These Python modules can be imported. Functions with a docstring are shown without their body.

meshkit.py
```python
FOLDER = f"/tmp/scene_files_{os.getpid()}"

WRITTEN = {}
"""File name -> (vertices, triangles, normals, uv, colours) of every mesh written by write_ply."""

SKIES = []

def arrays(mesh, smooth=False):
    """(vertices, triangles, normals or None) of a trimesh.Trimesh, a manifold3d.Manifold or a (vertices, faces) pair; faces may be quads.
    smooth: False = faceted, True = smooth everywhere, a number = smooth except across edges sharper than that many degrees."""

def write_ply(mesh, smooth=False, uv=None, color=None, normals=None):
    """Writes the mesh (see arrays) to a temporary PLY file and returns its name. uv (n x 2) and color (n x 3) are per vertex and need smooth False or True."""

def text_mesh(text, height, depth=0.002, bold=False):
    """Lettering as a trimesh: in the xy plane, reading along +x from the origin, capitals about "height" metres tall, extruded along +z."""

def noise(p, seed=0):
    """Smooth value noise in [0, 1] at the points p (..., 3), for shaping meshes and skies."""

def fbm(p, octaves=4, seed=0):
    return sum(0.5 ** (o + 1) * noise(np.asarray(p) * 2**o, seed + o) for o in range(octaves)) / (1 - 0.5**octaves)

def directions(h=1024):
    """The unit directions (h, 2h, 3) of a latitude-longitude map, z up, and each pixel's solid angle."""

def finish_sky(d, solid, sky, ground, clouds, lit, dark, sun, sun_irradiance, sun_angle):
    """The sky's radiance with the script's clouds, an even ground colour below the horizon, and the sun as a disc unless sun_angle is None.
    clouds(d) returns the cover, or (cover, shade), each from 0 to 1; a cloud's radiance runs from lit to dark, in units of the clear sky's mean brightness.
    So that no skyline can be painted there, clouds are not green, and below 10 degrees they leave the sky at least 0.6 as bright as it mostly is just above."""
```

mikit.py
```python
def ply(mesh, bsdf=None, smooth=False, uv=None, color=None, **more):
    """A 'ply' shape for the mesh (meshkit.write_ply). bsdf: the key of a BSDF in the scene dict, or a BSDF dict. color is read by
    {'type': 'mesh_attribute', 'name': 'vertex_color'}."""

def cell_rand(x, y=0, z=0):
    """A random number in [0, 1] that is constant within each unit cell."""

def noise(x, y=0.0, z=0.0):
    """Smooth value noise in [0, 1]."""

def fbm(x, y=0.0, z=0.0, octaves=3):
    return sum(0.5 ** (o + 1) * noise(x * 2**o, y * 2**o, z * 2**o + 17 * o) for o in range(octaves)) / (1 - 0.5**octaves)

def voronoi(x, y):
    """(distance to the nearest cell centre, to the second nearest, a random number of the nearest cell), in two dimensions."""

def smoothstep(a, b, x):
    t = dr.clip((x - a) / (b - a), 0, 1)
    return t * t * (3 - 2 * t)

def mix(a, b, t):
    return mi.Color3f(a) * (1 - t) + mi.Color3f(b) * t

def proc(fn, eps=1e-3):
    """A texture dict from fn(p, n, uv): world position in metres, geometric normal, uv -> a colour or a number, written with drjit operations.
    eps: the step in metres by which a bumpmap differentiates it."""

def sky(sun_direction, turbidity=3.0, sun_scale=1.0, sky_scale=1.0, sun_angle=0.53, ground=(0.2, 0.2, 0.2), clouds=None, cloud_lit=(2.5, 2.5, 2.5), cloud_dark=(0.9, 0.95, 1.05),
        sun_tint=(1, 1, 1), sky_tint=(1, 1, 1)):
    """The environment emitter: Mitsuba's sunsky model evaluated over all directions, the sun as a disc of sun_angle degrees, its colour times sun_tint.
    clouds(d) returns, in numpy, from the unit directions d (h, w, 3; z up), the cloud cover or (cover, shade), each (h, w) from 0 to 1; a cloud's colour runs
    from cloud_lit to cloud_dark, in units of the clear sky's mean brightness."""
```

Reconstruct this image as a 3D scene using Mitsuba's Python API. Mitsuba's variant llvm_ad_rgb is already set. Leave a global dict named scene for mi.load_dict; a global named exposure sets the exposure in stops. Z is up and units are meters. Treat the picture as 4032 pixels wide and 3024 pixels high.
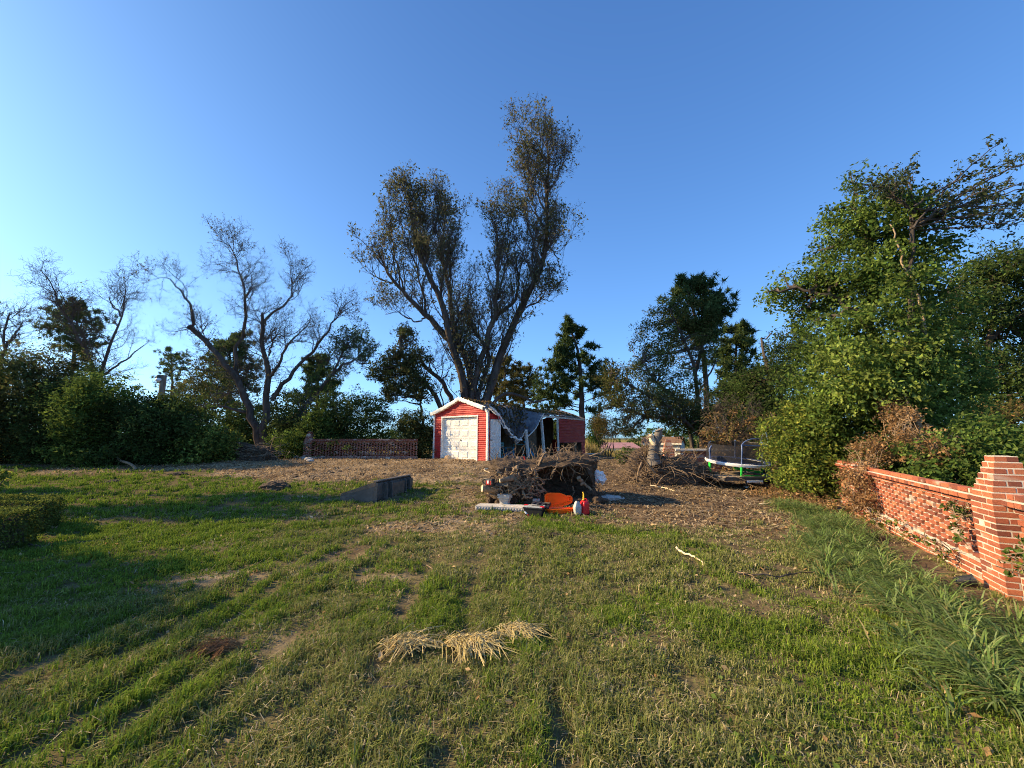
import math, random
import numpy as np
import trimesh
import drjit as dr
import mitsuba as mi
import mikit
from meshkit import fbm as nfbm, noise as nnoise
from scipy.interpolate import CubicSpline
from shapely.geometry import Polygon, LineString
from mikit import proc, noise, fbm, mix, smoothstep

scene, labels = {'type': 'scene'}, {}
T = mi.ScalarTransform4f
# ---------------------------------------------------------------- camera, sky, exposure
EYE, PITCH, FOCAL = 1.6, math.radians(8.0), 1515.0
CP, SP = math.cos(PITCH), math.sin(PITCH)
scene['camera'] = {'type': 'perspective', 'fov': 2 * math.degrees(math.atan(2016 / FOCAL)), 'fov_axis': 'x',
                   'near_clip': 0.05, 'far_clip': 3000.0,
                   'to_world': T().look_at(origin=[0, 0, EYE], target=[0, CP, EYE + SP], up=[0, 0, 1])}
SUN_EL, SUN_AZ = math.radians(27.0), math.radians(-85.0)          # azimuth from +y towards +x
scene['daylight'] = mikit.sky([math.sin(SUN_AZ) * math.cos(SUN_EL), math.cos(SUN_AZ) * math.cos(SUN_EL), math.sin(SUN_EL)],
                              turbidity=3.0, sun_scale=1.15, sun_tint=(1.05, 1.0, 0.86), sky_scale=1.25, sky_tint=(0.60, 0.85, 1.20), ground=(0.12, 0.12, 0.07))
exposure = 2.6


def at(u, v, d):
    """the point seen at (u, v) of the 4032 x 3024 photograph, d metres ahead"""
    x, y = (u - 2016) / FOCAL, (1512 - v) / FOCAL
    r = np.array([x, CP - y * SP, SP + y * CP])
    return r * (d / r[1]) + [0, 0, EYE]


def ss(a, b, x):
    t = np.clip((np.asarray(x, float) - a) / (b - a), 0, 1)
    return t * t * (3 - 2 * t)


def ground_z(x, y):
    x, y = np.asarray(x, float), np.asarray(y, float)
    rise = 0.53 * ss(7.5, 17.0, y) * (1 - 0.75 * ss(3.0 + 2.4 * ss(16, 21, y), 8.0, x))
    fall = -0.75 * ss(5.6, 8.5, x) * ss(19, 27, y) - 2.9 * ss(46, 100, y)
    return rise + fall


# ---------------------------------------------------------------- materials
VC = {'type': 'mesh_attribute', 'name': 'vertex_color'}


def rgb(*c):
    return {'type': 'rgb', 'value': list(c)}


def two(d):
    return {'type': 'twosided', 'bsdf': d}


def matte(name, c, rough=0.9, spec=0.3, **k):
    scene[name] = two({'type': 'principled', 'base_color': c if isinstance(c, dict) else rgb(*c), 'roughness': rough, 'specular': spec, **k})


scene['leaf_skin'] = {'type': 'principledthin', 'base_color': VC, 'roughness': 0.42, 'diff_trans': 0.8, 'spec_trans': 0.0, 'eta': 1.4}
scene['grass_skin'] = {'type': 'principledthin', 'base_color': VC, 'roughness': 0.6, 'diff_trans': 0.6, 'spec_trans': 0.0, 'eta': 1.3}
scene['plain_paint'] = two({'type': 'diffuse', 'reflectance': VC})
bark_fn = proc(lambda p, n, uv: mix((0.035, 0.028, 0.024), (0.15, 0.125, 0.105), fbm(p.x * 9, p.y * 9, p.z * 2.2, 3)))
scene['bark'] = two({'type': 'diffuse', 'reflectance': bark_fn})
pale_bark_fn = proc(lambda p, n, uv: mix((0.16, 0.11, 0.07), (0.52, 0.40, 0.27), fbm(p.x * 12, p.y * 12, p.z * 3, 3)))
scene['pale_bark'] = two({'type': 'diffuse', 'reflectance': pale_bark_fn})
matte('root_wood', proc(lambda p, n, uv: mix((0.10, 0.068, 0.042), (0.36, 0.26, 0.165), fbm(p.x * 22, p.y * 22, p.z * 8, 3))))
matte('soil', proc(lambda p, n, uv: mix((0.022, 0.015, 0.010), (0.13, 0.09, 0.058), fbm(p.x * 14, p.y * 14, p.z * 14, 4))))


def brick_tex(a, b, k):
    def f(p, n, uv):
        c = mix(a, b, fbm(p.x * 5 + k, p.y * 5, p.z * 9, 3))
        c = c * (0.75 + 0.5 * noise(p.x * 160, p.y * 160, p.z * 160))
        lime = smoothstep(0.63, 0.75, fbm(p.x * 3.1 + 7 * k, p.y * 3.1, p.z * 4.5 + 3, 4))
        return mix(c, (0.45, 0.38, 0.32), lime * 0.6)
    return proc(f)


BRICKS = []
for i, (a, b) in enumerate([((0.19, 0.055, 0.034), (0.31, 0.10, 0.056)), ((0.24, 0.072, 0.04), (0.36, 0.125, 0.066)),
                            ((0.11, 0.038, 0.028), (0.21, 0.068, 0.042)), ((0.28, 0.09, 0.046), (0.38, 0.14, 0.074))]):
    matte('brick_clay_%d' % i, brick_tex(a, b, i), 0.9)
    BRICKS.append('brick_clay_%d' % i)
matte('mortar', proc(lambda p, n, uv: mix((0.34, 0.29, 0.24), (0.62, 0.56, 0.47), fbm(p.x * 9, p.y * 9, p.z * 9, 3))))
matte('red_metal', proc(lambda p, n, uv: mix((0.33, 0.018, 0.018), (0.48, 0.042, 0.036), fbm(p.x * 2.2, p.y * 2.2, p.z * 5, 4))), 0.55, 0.3)
matte('white_paint', proc(lambda p, n, uv: mix((0.66, 0.64, 0.57), (0.82, 0.80, 0.73), fbm(p.x * 3, p.y * 3, p.z * 3, 4))), 0.5, 0.5)
matte('grey_metal', proc(lambda p, n, uv: mix((0.085, 0.09, 0.105), (0.25, 0.25, 0.26), fbm(p.x * 2.5, p.y * 2.5, p.z * 2.5, 4))), 0.5, 0.4, metallic=0.5)
matte('weathered_roof', proc(lambda p, n, uv: mix((0.13, 0.105, 0.085), (0.36, 0.31, 0.26), fbm(p.x * 2.5, p.y * 2.5, p.z * 2.5, 4))), 0.7, 0.4)
matte('dark_steel', proc(lambda p, n, uv: mix((0.035, 0.035, 0.035), (0.13, 0.115, 0.10), fbm(p.x * 7, p.y * 7, p.z * 7, 4))), 0.6, 0.5)
matte('rusty_steel', proc(lambda p, n, uv: mix((0.07, 0.055, 0.045), (0.20, 0.14, 0.095), fbm(p.x * 9, p.y * 9, p.z * 9, 4))), 0.8, 0.4)
matte('concrete', proc(lambda p, n, uv: mix((0.28, 0.265, 0.235), (0.52, 0.49, 0.44), fbm(p.x * 11, p.y * 11, p.z * 11, 4))), 0.9)
matte('orange_plastic', (0.92, 0.135, 0.008), 0.4, 0.5)
matte('red_plastic', (0.55, 0.012, 0.02), 0.4, 0.5)
matte('yellow_plastic', (0.85, 0.55, 0.03), 0.4, 0.5)
matte('grey_plastic', proc(lambda p, n, uv: mix((0.33, 0.35, 0.33), (0.46, 0.47, 0.44), fbm(p.x * 20, p.y * 20, p.z * 20, 3))), 0.45, 0.5)
matte('black_plastic', (0.02, 0.02, 0.022), 0.45, 0.5)
matte('white_plastic', (0.75, 0.75, 0.76), 0.45, 0.5)
matte('teal_paint', (0.16, 0.42, 0.44), 0.5)
matte('blue_paint', (0.03, 0.20, 0.33), 0.5)
matte('clay_pot', (0.20, 0.15, 0.13), 0.8)
matte('green_plastic', (0.02, 0.50, 0.05), 0.4, 0.5)
matte('blue_grey_tube', (0.10, 0.15, 0.30), 0.4, 0.5)
matte('dark_room', (0.02, 0.017, 0.015))
matte('timber', proc(lambda p, n, uv: mix((0.12, 0.09, 0.065), (0.32, 0.26, 0.19), fbm(p.x * 12, p.y * 12, p.z * 3, 3))))
matte('cut_wood', (0.72, 0.58, 0.38), 0.8)
matte('shingle', proc(lambda p, n, uv: mix((0.10, 0.06, 0.045), (0.24, 0.15, 0.11), fbm(p.x * 6, p.y * 6, p.z * 6, 3))))
matte('pink_shingle', (0.32, 0.17, 0.17))
scene['net'] = {'type': 'mask', 'opacity': 0.62, 'bsdf': two({'type': 'diffuse', 'reflectance': rgb(0.03, 0.03, 0.035)})}


# ---------------------------------------------------------------- bookkeeping
def numbered(key):
    if key not in scene and key not in labels:
        return key
    i = 1
    while '%s_%03d' % (key, i) in scene or '%s_%03d' % (key, i) in labels:
        i += 1
    return '%s_%03d' % (key, i)


def thing(name, label, category, group=None):
    key = numbered(name)
    labels[key] = {'label': label, 'category': category}
    if group:
        labels[key]['group'] = group
    return key


def structure(name, mesh, bsdf, label, **k):
    scene[name] = mikit.ply(mesh, bsdf, **k)
    labels[name] = {'label': label, 'kind': 'structure'}
    return name


def part(name, parent, mesh, bsdf, smooth=False, color=None, label=None, kind=None, **k):
    key = numbered(parent + '__' + name)
    if color is not None and len(np.shape(color)) == 1:
        color = np.tile(color, (len(mesh[0] if isinstance(mesh, tuple) else mesh.vertices), 1))
    scene[key] = mikit.ply(mesh, bsdf, smooth=smooth, color=color, **k)
    if label or kind:
        labels[key] = {**({'label': label} if label else {}), **({'kind': kind} if kind else {})}
    return key


def single(name, mesh, bsdf, label, category, group=None, smooth=False, color=None, kind=None):
    key = thing(name, label, category, group)
    if kind:
        labels[key]['kind'] = kind
    if color is not None and len(np.shape(color)) == 1:
        color = np.tile(color, (len(mesh[0] if isinstance(mesh, tuple) else mesh.vertices), 1))
    scene[key] = mikit.ply(mesh, bsdf, smooth=smooth, color=color)
    return key


# ---------------------------------------------------------------- mesh helpers
def cat(ms):
    return trimesh.util.concatenate([m for m in ms])


def box(size, center=(0, 0, 0), rot=None):
    m = trimesh.creation.box(size)
    if rot is not None:
        m.apply_transform(rot)
    m.apply_translation(center)
    return m


def cbox(size, center=(0, 0, 0), ch=0.004):
    h = np.array(size) / 2
    pts = []
    for s in np.ndindex(2, 2, 2):
        c = (np.array(s) * 2 - 1)
        for a in range(3):
            q = h - ch
            q[a] = h[a]
            pts.append(c * q)
    m = trimesh.convex.convex_hull(np.array(pts))
    m.apply_translation(center)
    return m


def hull(pts):
    return trimesh.convex.convex_hull(np.asarray(pts, float))


def tube(points, radii, k=6, cap=True):
    p = np.asarray(points, float)
    r = np.broadcast_to(np.asarray(radii, float), (len(p),))
    v, f = tubes(p[None], r[None], k)
    if cap:
        n = len(p)
        v = np.vstack([v, p[0], p[-1]])
        i = np.arange(k)
        f = np.vstack([f, np.stack([(i + 1) % k, i, i * 0 + n * k], 1), np.stack([i + (n - 1) * k, (i + 1) % k + (n - 1) * k, i * 0 + n * k + 1], 1)])
    return trimesh.Trimesh(v, f, process=False)


def tubes(P, R, k=4):
    """tubes along N polylines of n points: P (N, n, 3), R (N, n)"""
    N, n = P.shape[:2]
    t = np.gradient(P, axis=1)
    t /= np.linalg.norm(t, axis=2, keepdims=True) + 1e-9
    ref = np.where(np.abs(t.mean(1, keepdims=True)[..., 2:]) > 0.8, np.array([1.0, 0.2, 0]), np.array([0.1, 0.2, 1.0]))
    a = np.cross(t, ref)
    a /= np.linalg.norm(a, axis=2, keepdims=True) + 1e-9
    b = np.cross(t, a)
    an = np.arange(k) * 2 * math.pi / k
    v = P[:, :, None] + R[:, :, None, None] * (np.cos(an)[:, None] * a[:, :, None] + np.sin(an)[:, None] * b[:, :, None])
    i, j = np.meshgrid(np.arange(n - 1), np.arange(k), indexing='ij')
    q = np.stack([i * k + j, i * k + (j + 1) % k, (i + 1) * k + (j + 1) % k, (i + 1) * k + j], -1).reshape(-1, 4)
    f = (q[None] + (np.arange(N) * n * k)[:, None, None]).reshape(-1, 4)
    f = np.vstack([f[:, [0, 1, 2]], f[:, [0, 2, 3]]])
    return v.reshape(-1, 3), f


def spline(points, n=14, rng=None, wob=0.0):
    p = np.asarray(points, float)
    if len(p) < 3:
        q = p[0] + (p[-1] - p[0]) * np.linspace(0, 1, n)[:, None]
    else:
        d = np.r_[0, np.cumsum(np.linalg.norm(np.diff(p, axis=0), axis=1))]
        q = CubicSpline(d, p)(np.linspace(0, d[-1], n))
    if rng is not None and wob:
        w = rng.normal(0, wob, q.shape)
        w[0] = 0
        q = q + w
    return q


def extrude(poly, h):
    return trimesh.creation.extrude_polygon(Polygon(poly) if not isinstance(poly, Polygon) else poly, h, engine='earcut')


def frame(origin, xdir, zdir=(0, 0, 1)):
    """4 x 4 with x along xdir, z up-ish"""
    x = np.asarray(xdir, float) / np.linalg.norm(xdir)
    z = np.asarray(zdir, float)
    y = np.cross(z, x)
    y /= np.linalg.norm(y)
    z = np.cross(x, y)
    m = np.eye(4)
    m[:3, 0], m[:3, 1], m[:3, 2], m[:3, 3] = x, y, z, origin
    return m


def put(m, M):
    m = m.copy()
    m.apply_transform(M)
    return m


def grid_mesh(V):
    """triangles of a (rows, cols, 3) grid of points"""
    r, c = V.shape[:2]
    i, j = np.meshgrid(np.arange(r - 1), np.arange(c - 1), indexing='ij')
    q = np.stack([i * c + j, i * c + j + 1, (i + 1) * c + j + 1, (i + 1) * c + j], -1).reshape(-1, 4)
    return trimesh.Trimesh(V.reshape(-1, 3), np.vstack([q[:, [0, 1, 2]], q[:, [0, 2, 3]]]), process=False)
# ---------------------------------------------------------------- the ground
def bare(x, y):
    """1 where the earth is bare or covered with chopped straw, 0 where the lawn grows"""
    w = nfbm(np.stack([x * 0.55, y * 0.8, x * 0], -1), 4, 3) - 0.5
    edge = 12.6 - 4.5 * ss(-1.5, 2.2, x) - 0.9 * ss(2.0, 3.2, x) + 1.5 * ss(4.6, 7, x) + 2.2 * ss(-8, -14, x)
    b = ss(-0.9, 0.9, y - edge + w * 4.5)
    strip = ss(0.45, 0.05, np.abs((x - 5.0) - (y - 4.14) * 0.535 + 0.30)) * ss(1, 3, y) * ss(9.5, 8.2, y)       # bed under the brick wall
    worn = ss(0.54, 0.74, nfbm(np.stack([x * 0.9 + 40, y * 1.5, x * 0], -1), 4, 9)) * ss(1.0, 5.5, y) * ss(-7, -1.5, x) * 0.8
    return np.clip(np.maximum(np.maximum(b, strip), worn), 0, 1)


TRACKS = [((-2.5, 7.0), (-2.5, 2.0)), ((-2.85, 6.2), (-2.9, 2.2)), ((-2.15, 6.6), (-2.2, 2.0)), ((-1.8, 6.4), (-1.75, 2.4)), ((-3.3, 5.6), (-3.4, 2.6)), ((-1.1, 6.0), (-0.9, 2.2)), ((-0.45, 7.4), (-0.4, 2.0)), ((0.2, 6.4), (0.25, 2.0)), ((1.3, 6.6), (1.2, 2.6)), ((2.4, 6.2), (2.2, 2.4))]


def track(x, y):
    t = np.zeros(np.shape(x))
    for (x0, y0), (x1, y1) in TRACKS:
        dx, dy = x1 - x0, y1 - y0
        L = math.hypot(dx, dy)
        s = ((x - x0) * dx + (y - y0) * dy) / L
        d = np.abs(((x - x0) * dy - (y - y0) * dx) / L + 0.16 * (nfbm(np.stack([x * 1.7, y * 1.7, x * 0], -1), 2, 5) - 0.5))
        t = np.maximum(t, ss(0.13, 0.03, d) * ss(-0.4, 0.4, s) * ss(L + 0.4, L - 0.4, s) * ss(.30, .55, nfbm(np.stack([x * 2.6 + y0, y * 1.2, x * 0], -1), 3, 6)))
    return t


def bumps(x, y):
    near = ss(60, 16, y)
    z = 0.10 * (nfbm(np.stack([x * 0.7, y * 0.7, x * 0], -1), 3, 1) - 0.5) * ss(2, 8, y)
    z = z + 0.05 * (nfbm(np.stack([x * 3.1, y * 3.1, x * 0], -1), 3, 2) - 0.5) * (0.5 + 1.6 * bare(x, y))
    z = z - 0.02 * track(x, y) + 0.022 * (nfbm(np.stack([x * 7, y * 7, x * 0], -1), 2, 7) - 0.5)
    return z * near


def surf(x, y):
    return ground_z(x, y) + bumps(np.asarray(x, float), np.asarray(y, float))


gx = np.unique(np.r_[-900, -500, -300, -200, np.arange(-140, -30, 6), np.arange(-30, -14, 0.5), np.arange(-14, 11, 0.12), np.arange(11, 30, 0.5), np.arange(30, 140, 6), 200, 300, 500, 900])
gy = np.unique(np.r_[-300, -150, -80, -40, -20, -10, -5, np.arange(-3, 1, 0.4), np.arange(1, 15, 0.11), np.arange(15, 40, 0.4), np.arange(40, 120, 4), 150, 220, 350, 600, 1200])
GX, GY = np.meshgrid(gx, gy)
GZ = surf(GX, GY)
B = bare(GX, GY)
n1 = nfbm(np.stack([GX * 1.3, GY * 1.3, GX * 0], -1), 4, 11)
n2 = nfbm(np.stack([GX * 6, GY * 6, GX * 0], -1), 3, 12)
earth = np.array([0.055, 0.038, 0.025]) + (n2[..., None] * 0.9) * np.array([0.14, 0.10, 0.066])
straw = np.array([0.20, 0.15, 0.095]) + (n2[..., None]) * np.array([0.24, 0.19, 0.125])
lawn_floor = np.array([0.07, 0.062, 0.03]) + n2[..., None] * np.array([0.11, 0.085, 0.045])
k_straw = (ss(1.5, -1.0, GX) * ss(0.25, 0.55, n1))[..., None]
far_grass = ss(22, 30, GY)[..., None]
col = lawn_floor * (1 - B[..., None]) + B[..., None] * (earth * (1 - k_straw) + straw * k_straw)
col = col * (1 - far_grass) + far_grass * np.array([0.23, 0.19, 0.07])
GM = grid_mesh(np.stack([GX, GY, GZ], -1))
scene['ground_skin'] = two({'type': 'bumpmap', 'arbitrary': proc(lambda p, n, uv: 0.012 * fbm(p.x * 24, p.y * 24, 0, 3), eps=0.008), 'scale': 1.0, 'bsdf': {'type': 'diffuse', 'reflectance': VC}})
structure('ground', GM, 'ground_skin', 'uneven back yard with lawn, bare earth and chopped straw', smooth=True, color=col.reshape(-1, 3))
# ---------------------------------------------------------------- plants
def unit(a):
    return a / (np.linalg.norm(a, axis=-1, keepdims=True) + 1e-9)


def grow(P, n, length, rng, up=0.25, spread=0.9, t0=0.3, npts=5, radius=None, R=None, wiggle=0.18, t1=1.0, even=False):
    """n children on each polyline of P (N, m, 3): (points, radii)"""
    N, m = P.shape[:2]
    par = np.repeat(np.arange(N), n)
    if even:                                            # as many children as the length of the limb asks for
        w = np.linalg.norm(np.diff(P, axis=1), axis=2).sum(1)
        par = rng.choice(N, N * n, p=w / w.sum())
    t = rng.uniform(t0, t1, len(par))
    f = t * (m - 1)
    i = np.minimum(f.astype(int), m - 2)
    w = (f - i)[:, None]
    start = P[par, i] * (1 - w) + P[par, i + 1] * w
    tan = unit(P[par, i + 1] - P[par, i])
    side = rng.normal(size=tan.shape)
    side = unit(side - (side * tan).sum(1, keepdims=True) * tan)
    d = unit(tan * rng.uniform(0.35, 0.9, (len(par), 1)) + side * spread * rng.uniform(0.5, 1.1, (len(par), 1)) + np.array([0, 0, up]))
    L = rng.uniform(length[0], length[1], len(par)) * (1.15 - 0.55 * t)
    pts = [start]
    for k in range(npts - 1):
        d = unit(d + rng.normal(0, wiggle, d.shape) + np.array([0, 0, up * 0.35]))
        pts.append(pts[-1] + d * (L / (npts - 1))[:, None])
    Q = np.stack(pts, 1)
    if R is not None:
        r0 = (R[par, i] * (1 - w[:, 0]) + R[par, i + 1] * w[:, 0]) * 0.62
    else:
        r0 = np.full(len(par), radius or 0.02)
    if radius:
        r0 = np.minimum(r0, radius)
    return Q, r0[:, None] * np.linspace(1, 0.35, npts)


def tint(pal, n, rng, jitter=0.18):
    pal = np.asarray(pal, float)
    a, b = rng.integers(0, len(pal), n), rng.integers(0, len(pal), n)
    w = rng.random((n, 1))
    c = pal[a] * w + pal[b] * (1 - w)
    return c * np.exp(rng.normal(0, jitter, (n, 1)))


def leaves(C, size, pal, rng, up=0.5, out=None, long=1.9, jitter=0.18, single_face=False):
    """one leaf (four corners, folded along its midrib) at each point: (vertices, triangles, colours)"""
    n = len(C)
    nor = rng.normal(size=(n, 3)) + np.array([0, 0, up])
    if out is not None:
        nor = nor + out
    nor = unit(nor)
    a = rng.normal(size=(n, 3)) + np.array([0, 0, -0.35])
    a = unit(a - (a * nor).sum(1, keepdims=True) * nor)
    b = np.cross(nor, a)
    s = size * rng.uniform(0.6, 1.3, (n, 1))
    w = s / long
    if single_face:                                    # far off: one triangle of the same area
        v = np.stack([C + a * s * 0.62, C - a * s * 0.38 + b * w * 0.5, C - a * s * 0.38 - b * w * 0.5], 1).reshape(-1, 3)
        return v, np.arange(3 * n).reshape(-1, 3), np.repeat(tint(pal, n, rng, jitter), 3, 0)
    v = np.stack([C - a * s * 0.5, C + b * w * 0.5 + nor * w * 0.12, C + a * s * 0.5, C - b * w * 0.5 + nor * w * 0.12], 1).reshape(-1, 3)
    o = (np.arange(n) * 4)[:, None]
    f = np.vstack([o + [0, 1, 2], o + [0, 2, 3]])
    return v, f, np.repeat(tint(pal, n, rng, jitter), 4, 0)


def join(ms):
    V, F, K, o = [], [], [], 0
    for v, f, c in ms:
        V.append(v)
        F.append(f + o)
        K.append(c)
        o += len(v)
    return np.vstack(V), np.vstack(F), np.clip(np.vstack(K), 0, 0.95)


def clumps(blobs, rng, n, per, size, pal, r=0.55, up=0.5, shell=0.6, flat=0.8):
    """leaves in clumps spread through ellipsoids (centre, radii): (leaf mesh, clump centres)"""
    vols = np.array([np.prod(b[1]) ** 0.8 for b in blobs])
    C, O = [], []
    for (c, rad), share in zip(blobs, vols / vols.sum()):
        m = max(3, int(n * share))
        d = unit(rng.normal(size=(m, 3)))
        q = rng.random((m, 1)) ** (1 / 3 * shell)
        lump = 0.72 + 0.55 * nnoise(d * 2.3 + np.asarray(c) * 1.7, 4)[:, None]
        C.append(np.asarray(c) + d * q * lump * np.asarray(rad))
        O.append(d)
    C, O = np.vstack(C), np.vstack(O)
    rr = r * rng.uniform(0.5, 1.35, len(C))
    k = np.repeat(np.arange(len(C)), per)
    d = unit(rng.normal(size=(len(k), 3))) * (rng.random((len(k), 1)) ** 0.5) * rr[k][:, None] * np.array([1, 1, flat])
    tone = np.exp(rng.normal(0, 0.24, (len(C), 1)))
    far = np.mean(C[:, 1]) > 13.0 or np.mean(C[:, 0]) < -9
    v, f, c = leaves(C[k] + d, size, pal, rng, up, O[k] * 0.5, single_face=far)
    return (v, f, c * np.repeat(tone[k], 3 if far else 4, 0)), C


def limb_mesh(limbs, rng, wob=0.03, k=7):
    """limbs: (points, r0, r1) -> (trunk mesh, [(points, radii)])"""
    ms, out = [], []
    for pts, r0, r1 in limbs:
        p = spline(pts, 16, rng, wob)
        r = np.linspace(r0, r1, 16)
        out.append((p, r))
        ms.append(tube(p, r, k))
    return cat(ms), out


def down(p, z=None):
    """the point below p, just under the ground"""
    return [p[0], p[1], float(ground_z(p[0], p[1])) - 0.15 if z is None else z]


def branchy(P, R):
    return np.stack([p for p, _ in zip(P, R)]), np.stack(R)


GREEN = [(0.06, 0.105, 0.026), (0.085, 0.135, 0.032), (0.045, 0.08, 0.024), (0.11, 0.15, 0.042)]
DARK = [(0.036, 0.064, 0.022), (0.055, 0.085, 0.028), (0.075, 0.09, 0.033)]
VIVID = [(0.10, 0.17, 0.035), (0.14, 0.21, 0.045), (0.07, 0.12, 0.03), (0.17, 0.22, 0.06)]
YELLOW = [(0.22, 0.26, 0.045), (0.30, 0.30, 0.065), (0.15, 0.21, 0.042), (0.09, 0.15, 0.03)]
OLIVE = [(0.095, 0.10, 0.034), (0.13, 0.13, 0.046), (0.075, 0.085, 0.03), (0.15, 0.12, 0.052)]
BROWN = [(0.24, 0.135, 0.06), (0.33, 0.20, 0.095), (0.17, 0.10, 0.05), (0.38, 0.25, 0.13)]
PINE = [(0.05, 0.088, 0.032), (0.07, 0.115, 0.04), (0.10, 0.13, 0.05)]


def px_limb(spec, d, r0, r1, lean=0.0, base=True):
    """limb along photograph points at distance d, drifting by lean metres in depth towards its tip"""
    n = len(spec)
    pts = [at(u, v, d + lean * k / max(n - 1, 1)) for k, (u, v) in enumerate(spec)]
    if base:
        pts = [down(pts[0])] + pts
    return pts, r0, r1


def bare_tree(label, seed, limbs, twig=0.016, group=None, n=(9, 7, 5), length=((1.6, 3.4), (0.8, 1.7), (0.35, 0.9)), leaf=0, pal=OLIVE, name='bare_tree', up=0.18, leafsize=0.12, t0=0.35):
    rng = np.random.default_rng(seed)
    key = thing(name, label, 'tree', group)
    m, L = limb_mesh(limbs, rng, 0.05)
    part('trunk', key, m, 'bark', smooth=50)
    P, R = np.stack([p for p, _ in L]), np.stack([r for _, r in L])
    ms, tips = [], []
    for lev in range(len(n)):
        P, R = grow(P, n[lev], length[lev], rng, even=lev == 0, up=up, spread=0.95, t0=t0 if lev == 0 else 0.2, npts=(6, 5, 4)[lev], R=R, radius=[0.036, 0.017, min(twig, .010)][lev], wiggle=0.3)
        ms.append((*tubes(P, np.maximum(R, 0.0055), 3), np.zeros((0, 3))))
        tips = P
    v, f, _ = join(ms)
    part('branches', key, (v, f), 'bark')
    if leaf:
        i = rng.integers(0, len(tips), leaf)
        c = tips[i, rng.integers(1, 4, leaf)] + rng.normal(0, 0.07, (leaf, 3))
        v, f, c = leaves(c, leafsize, pal, rng)
        part('leaves', key, (v, f), 'leaf_skin', color=c)
    return key


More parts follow.
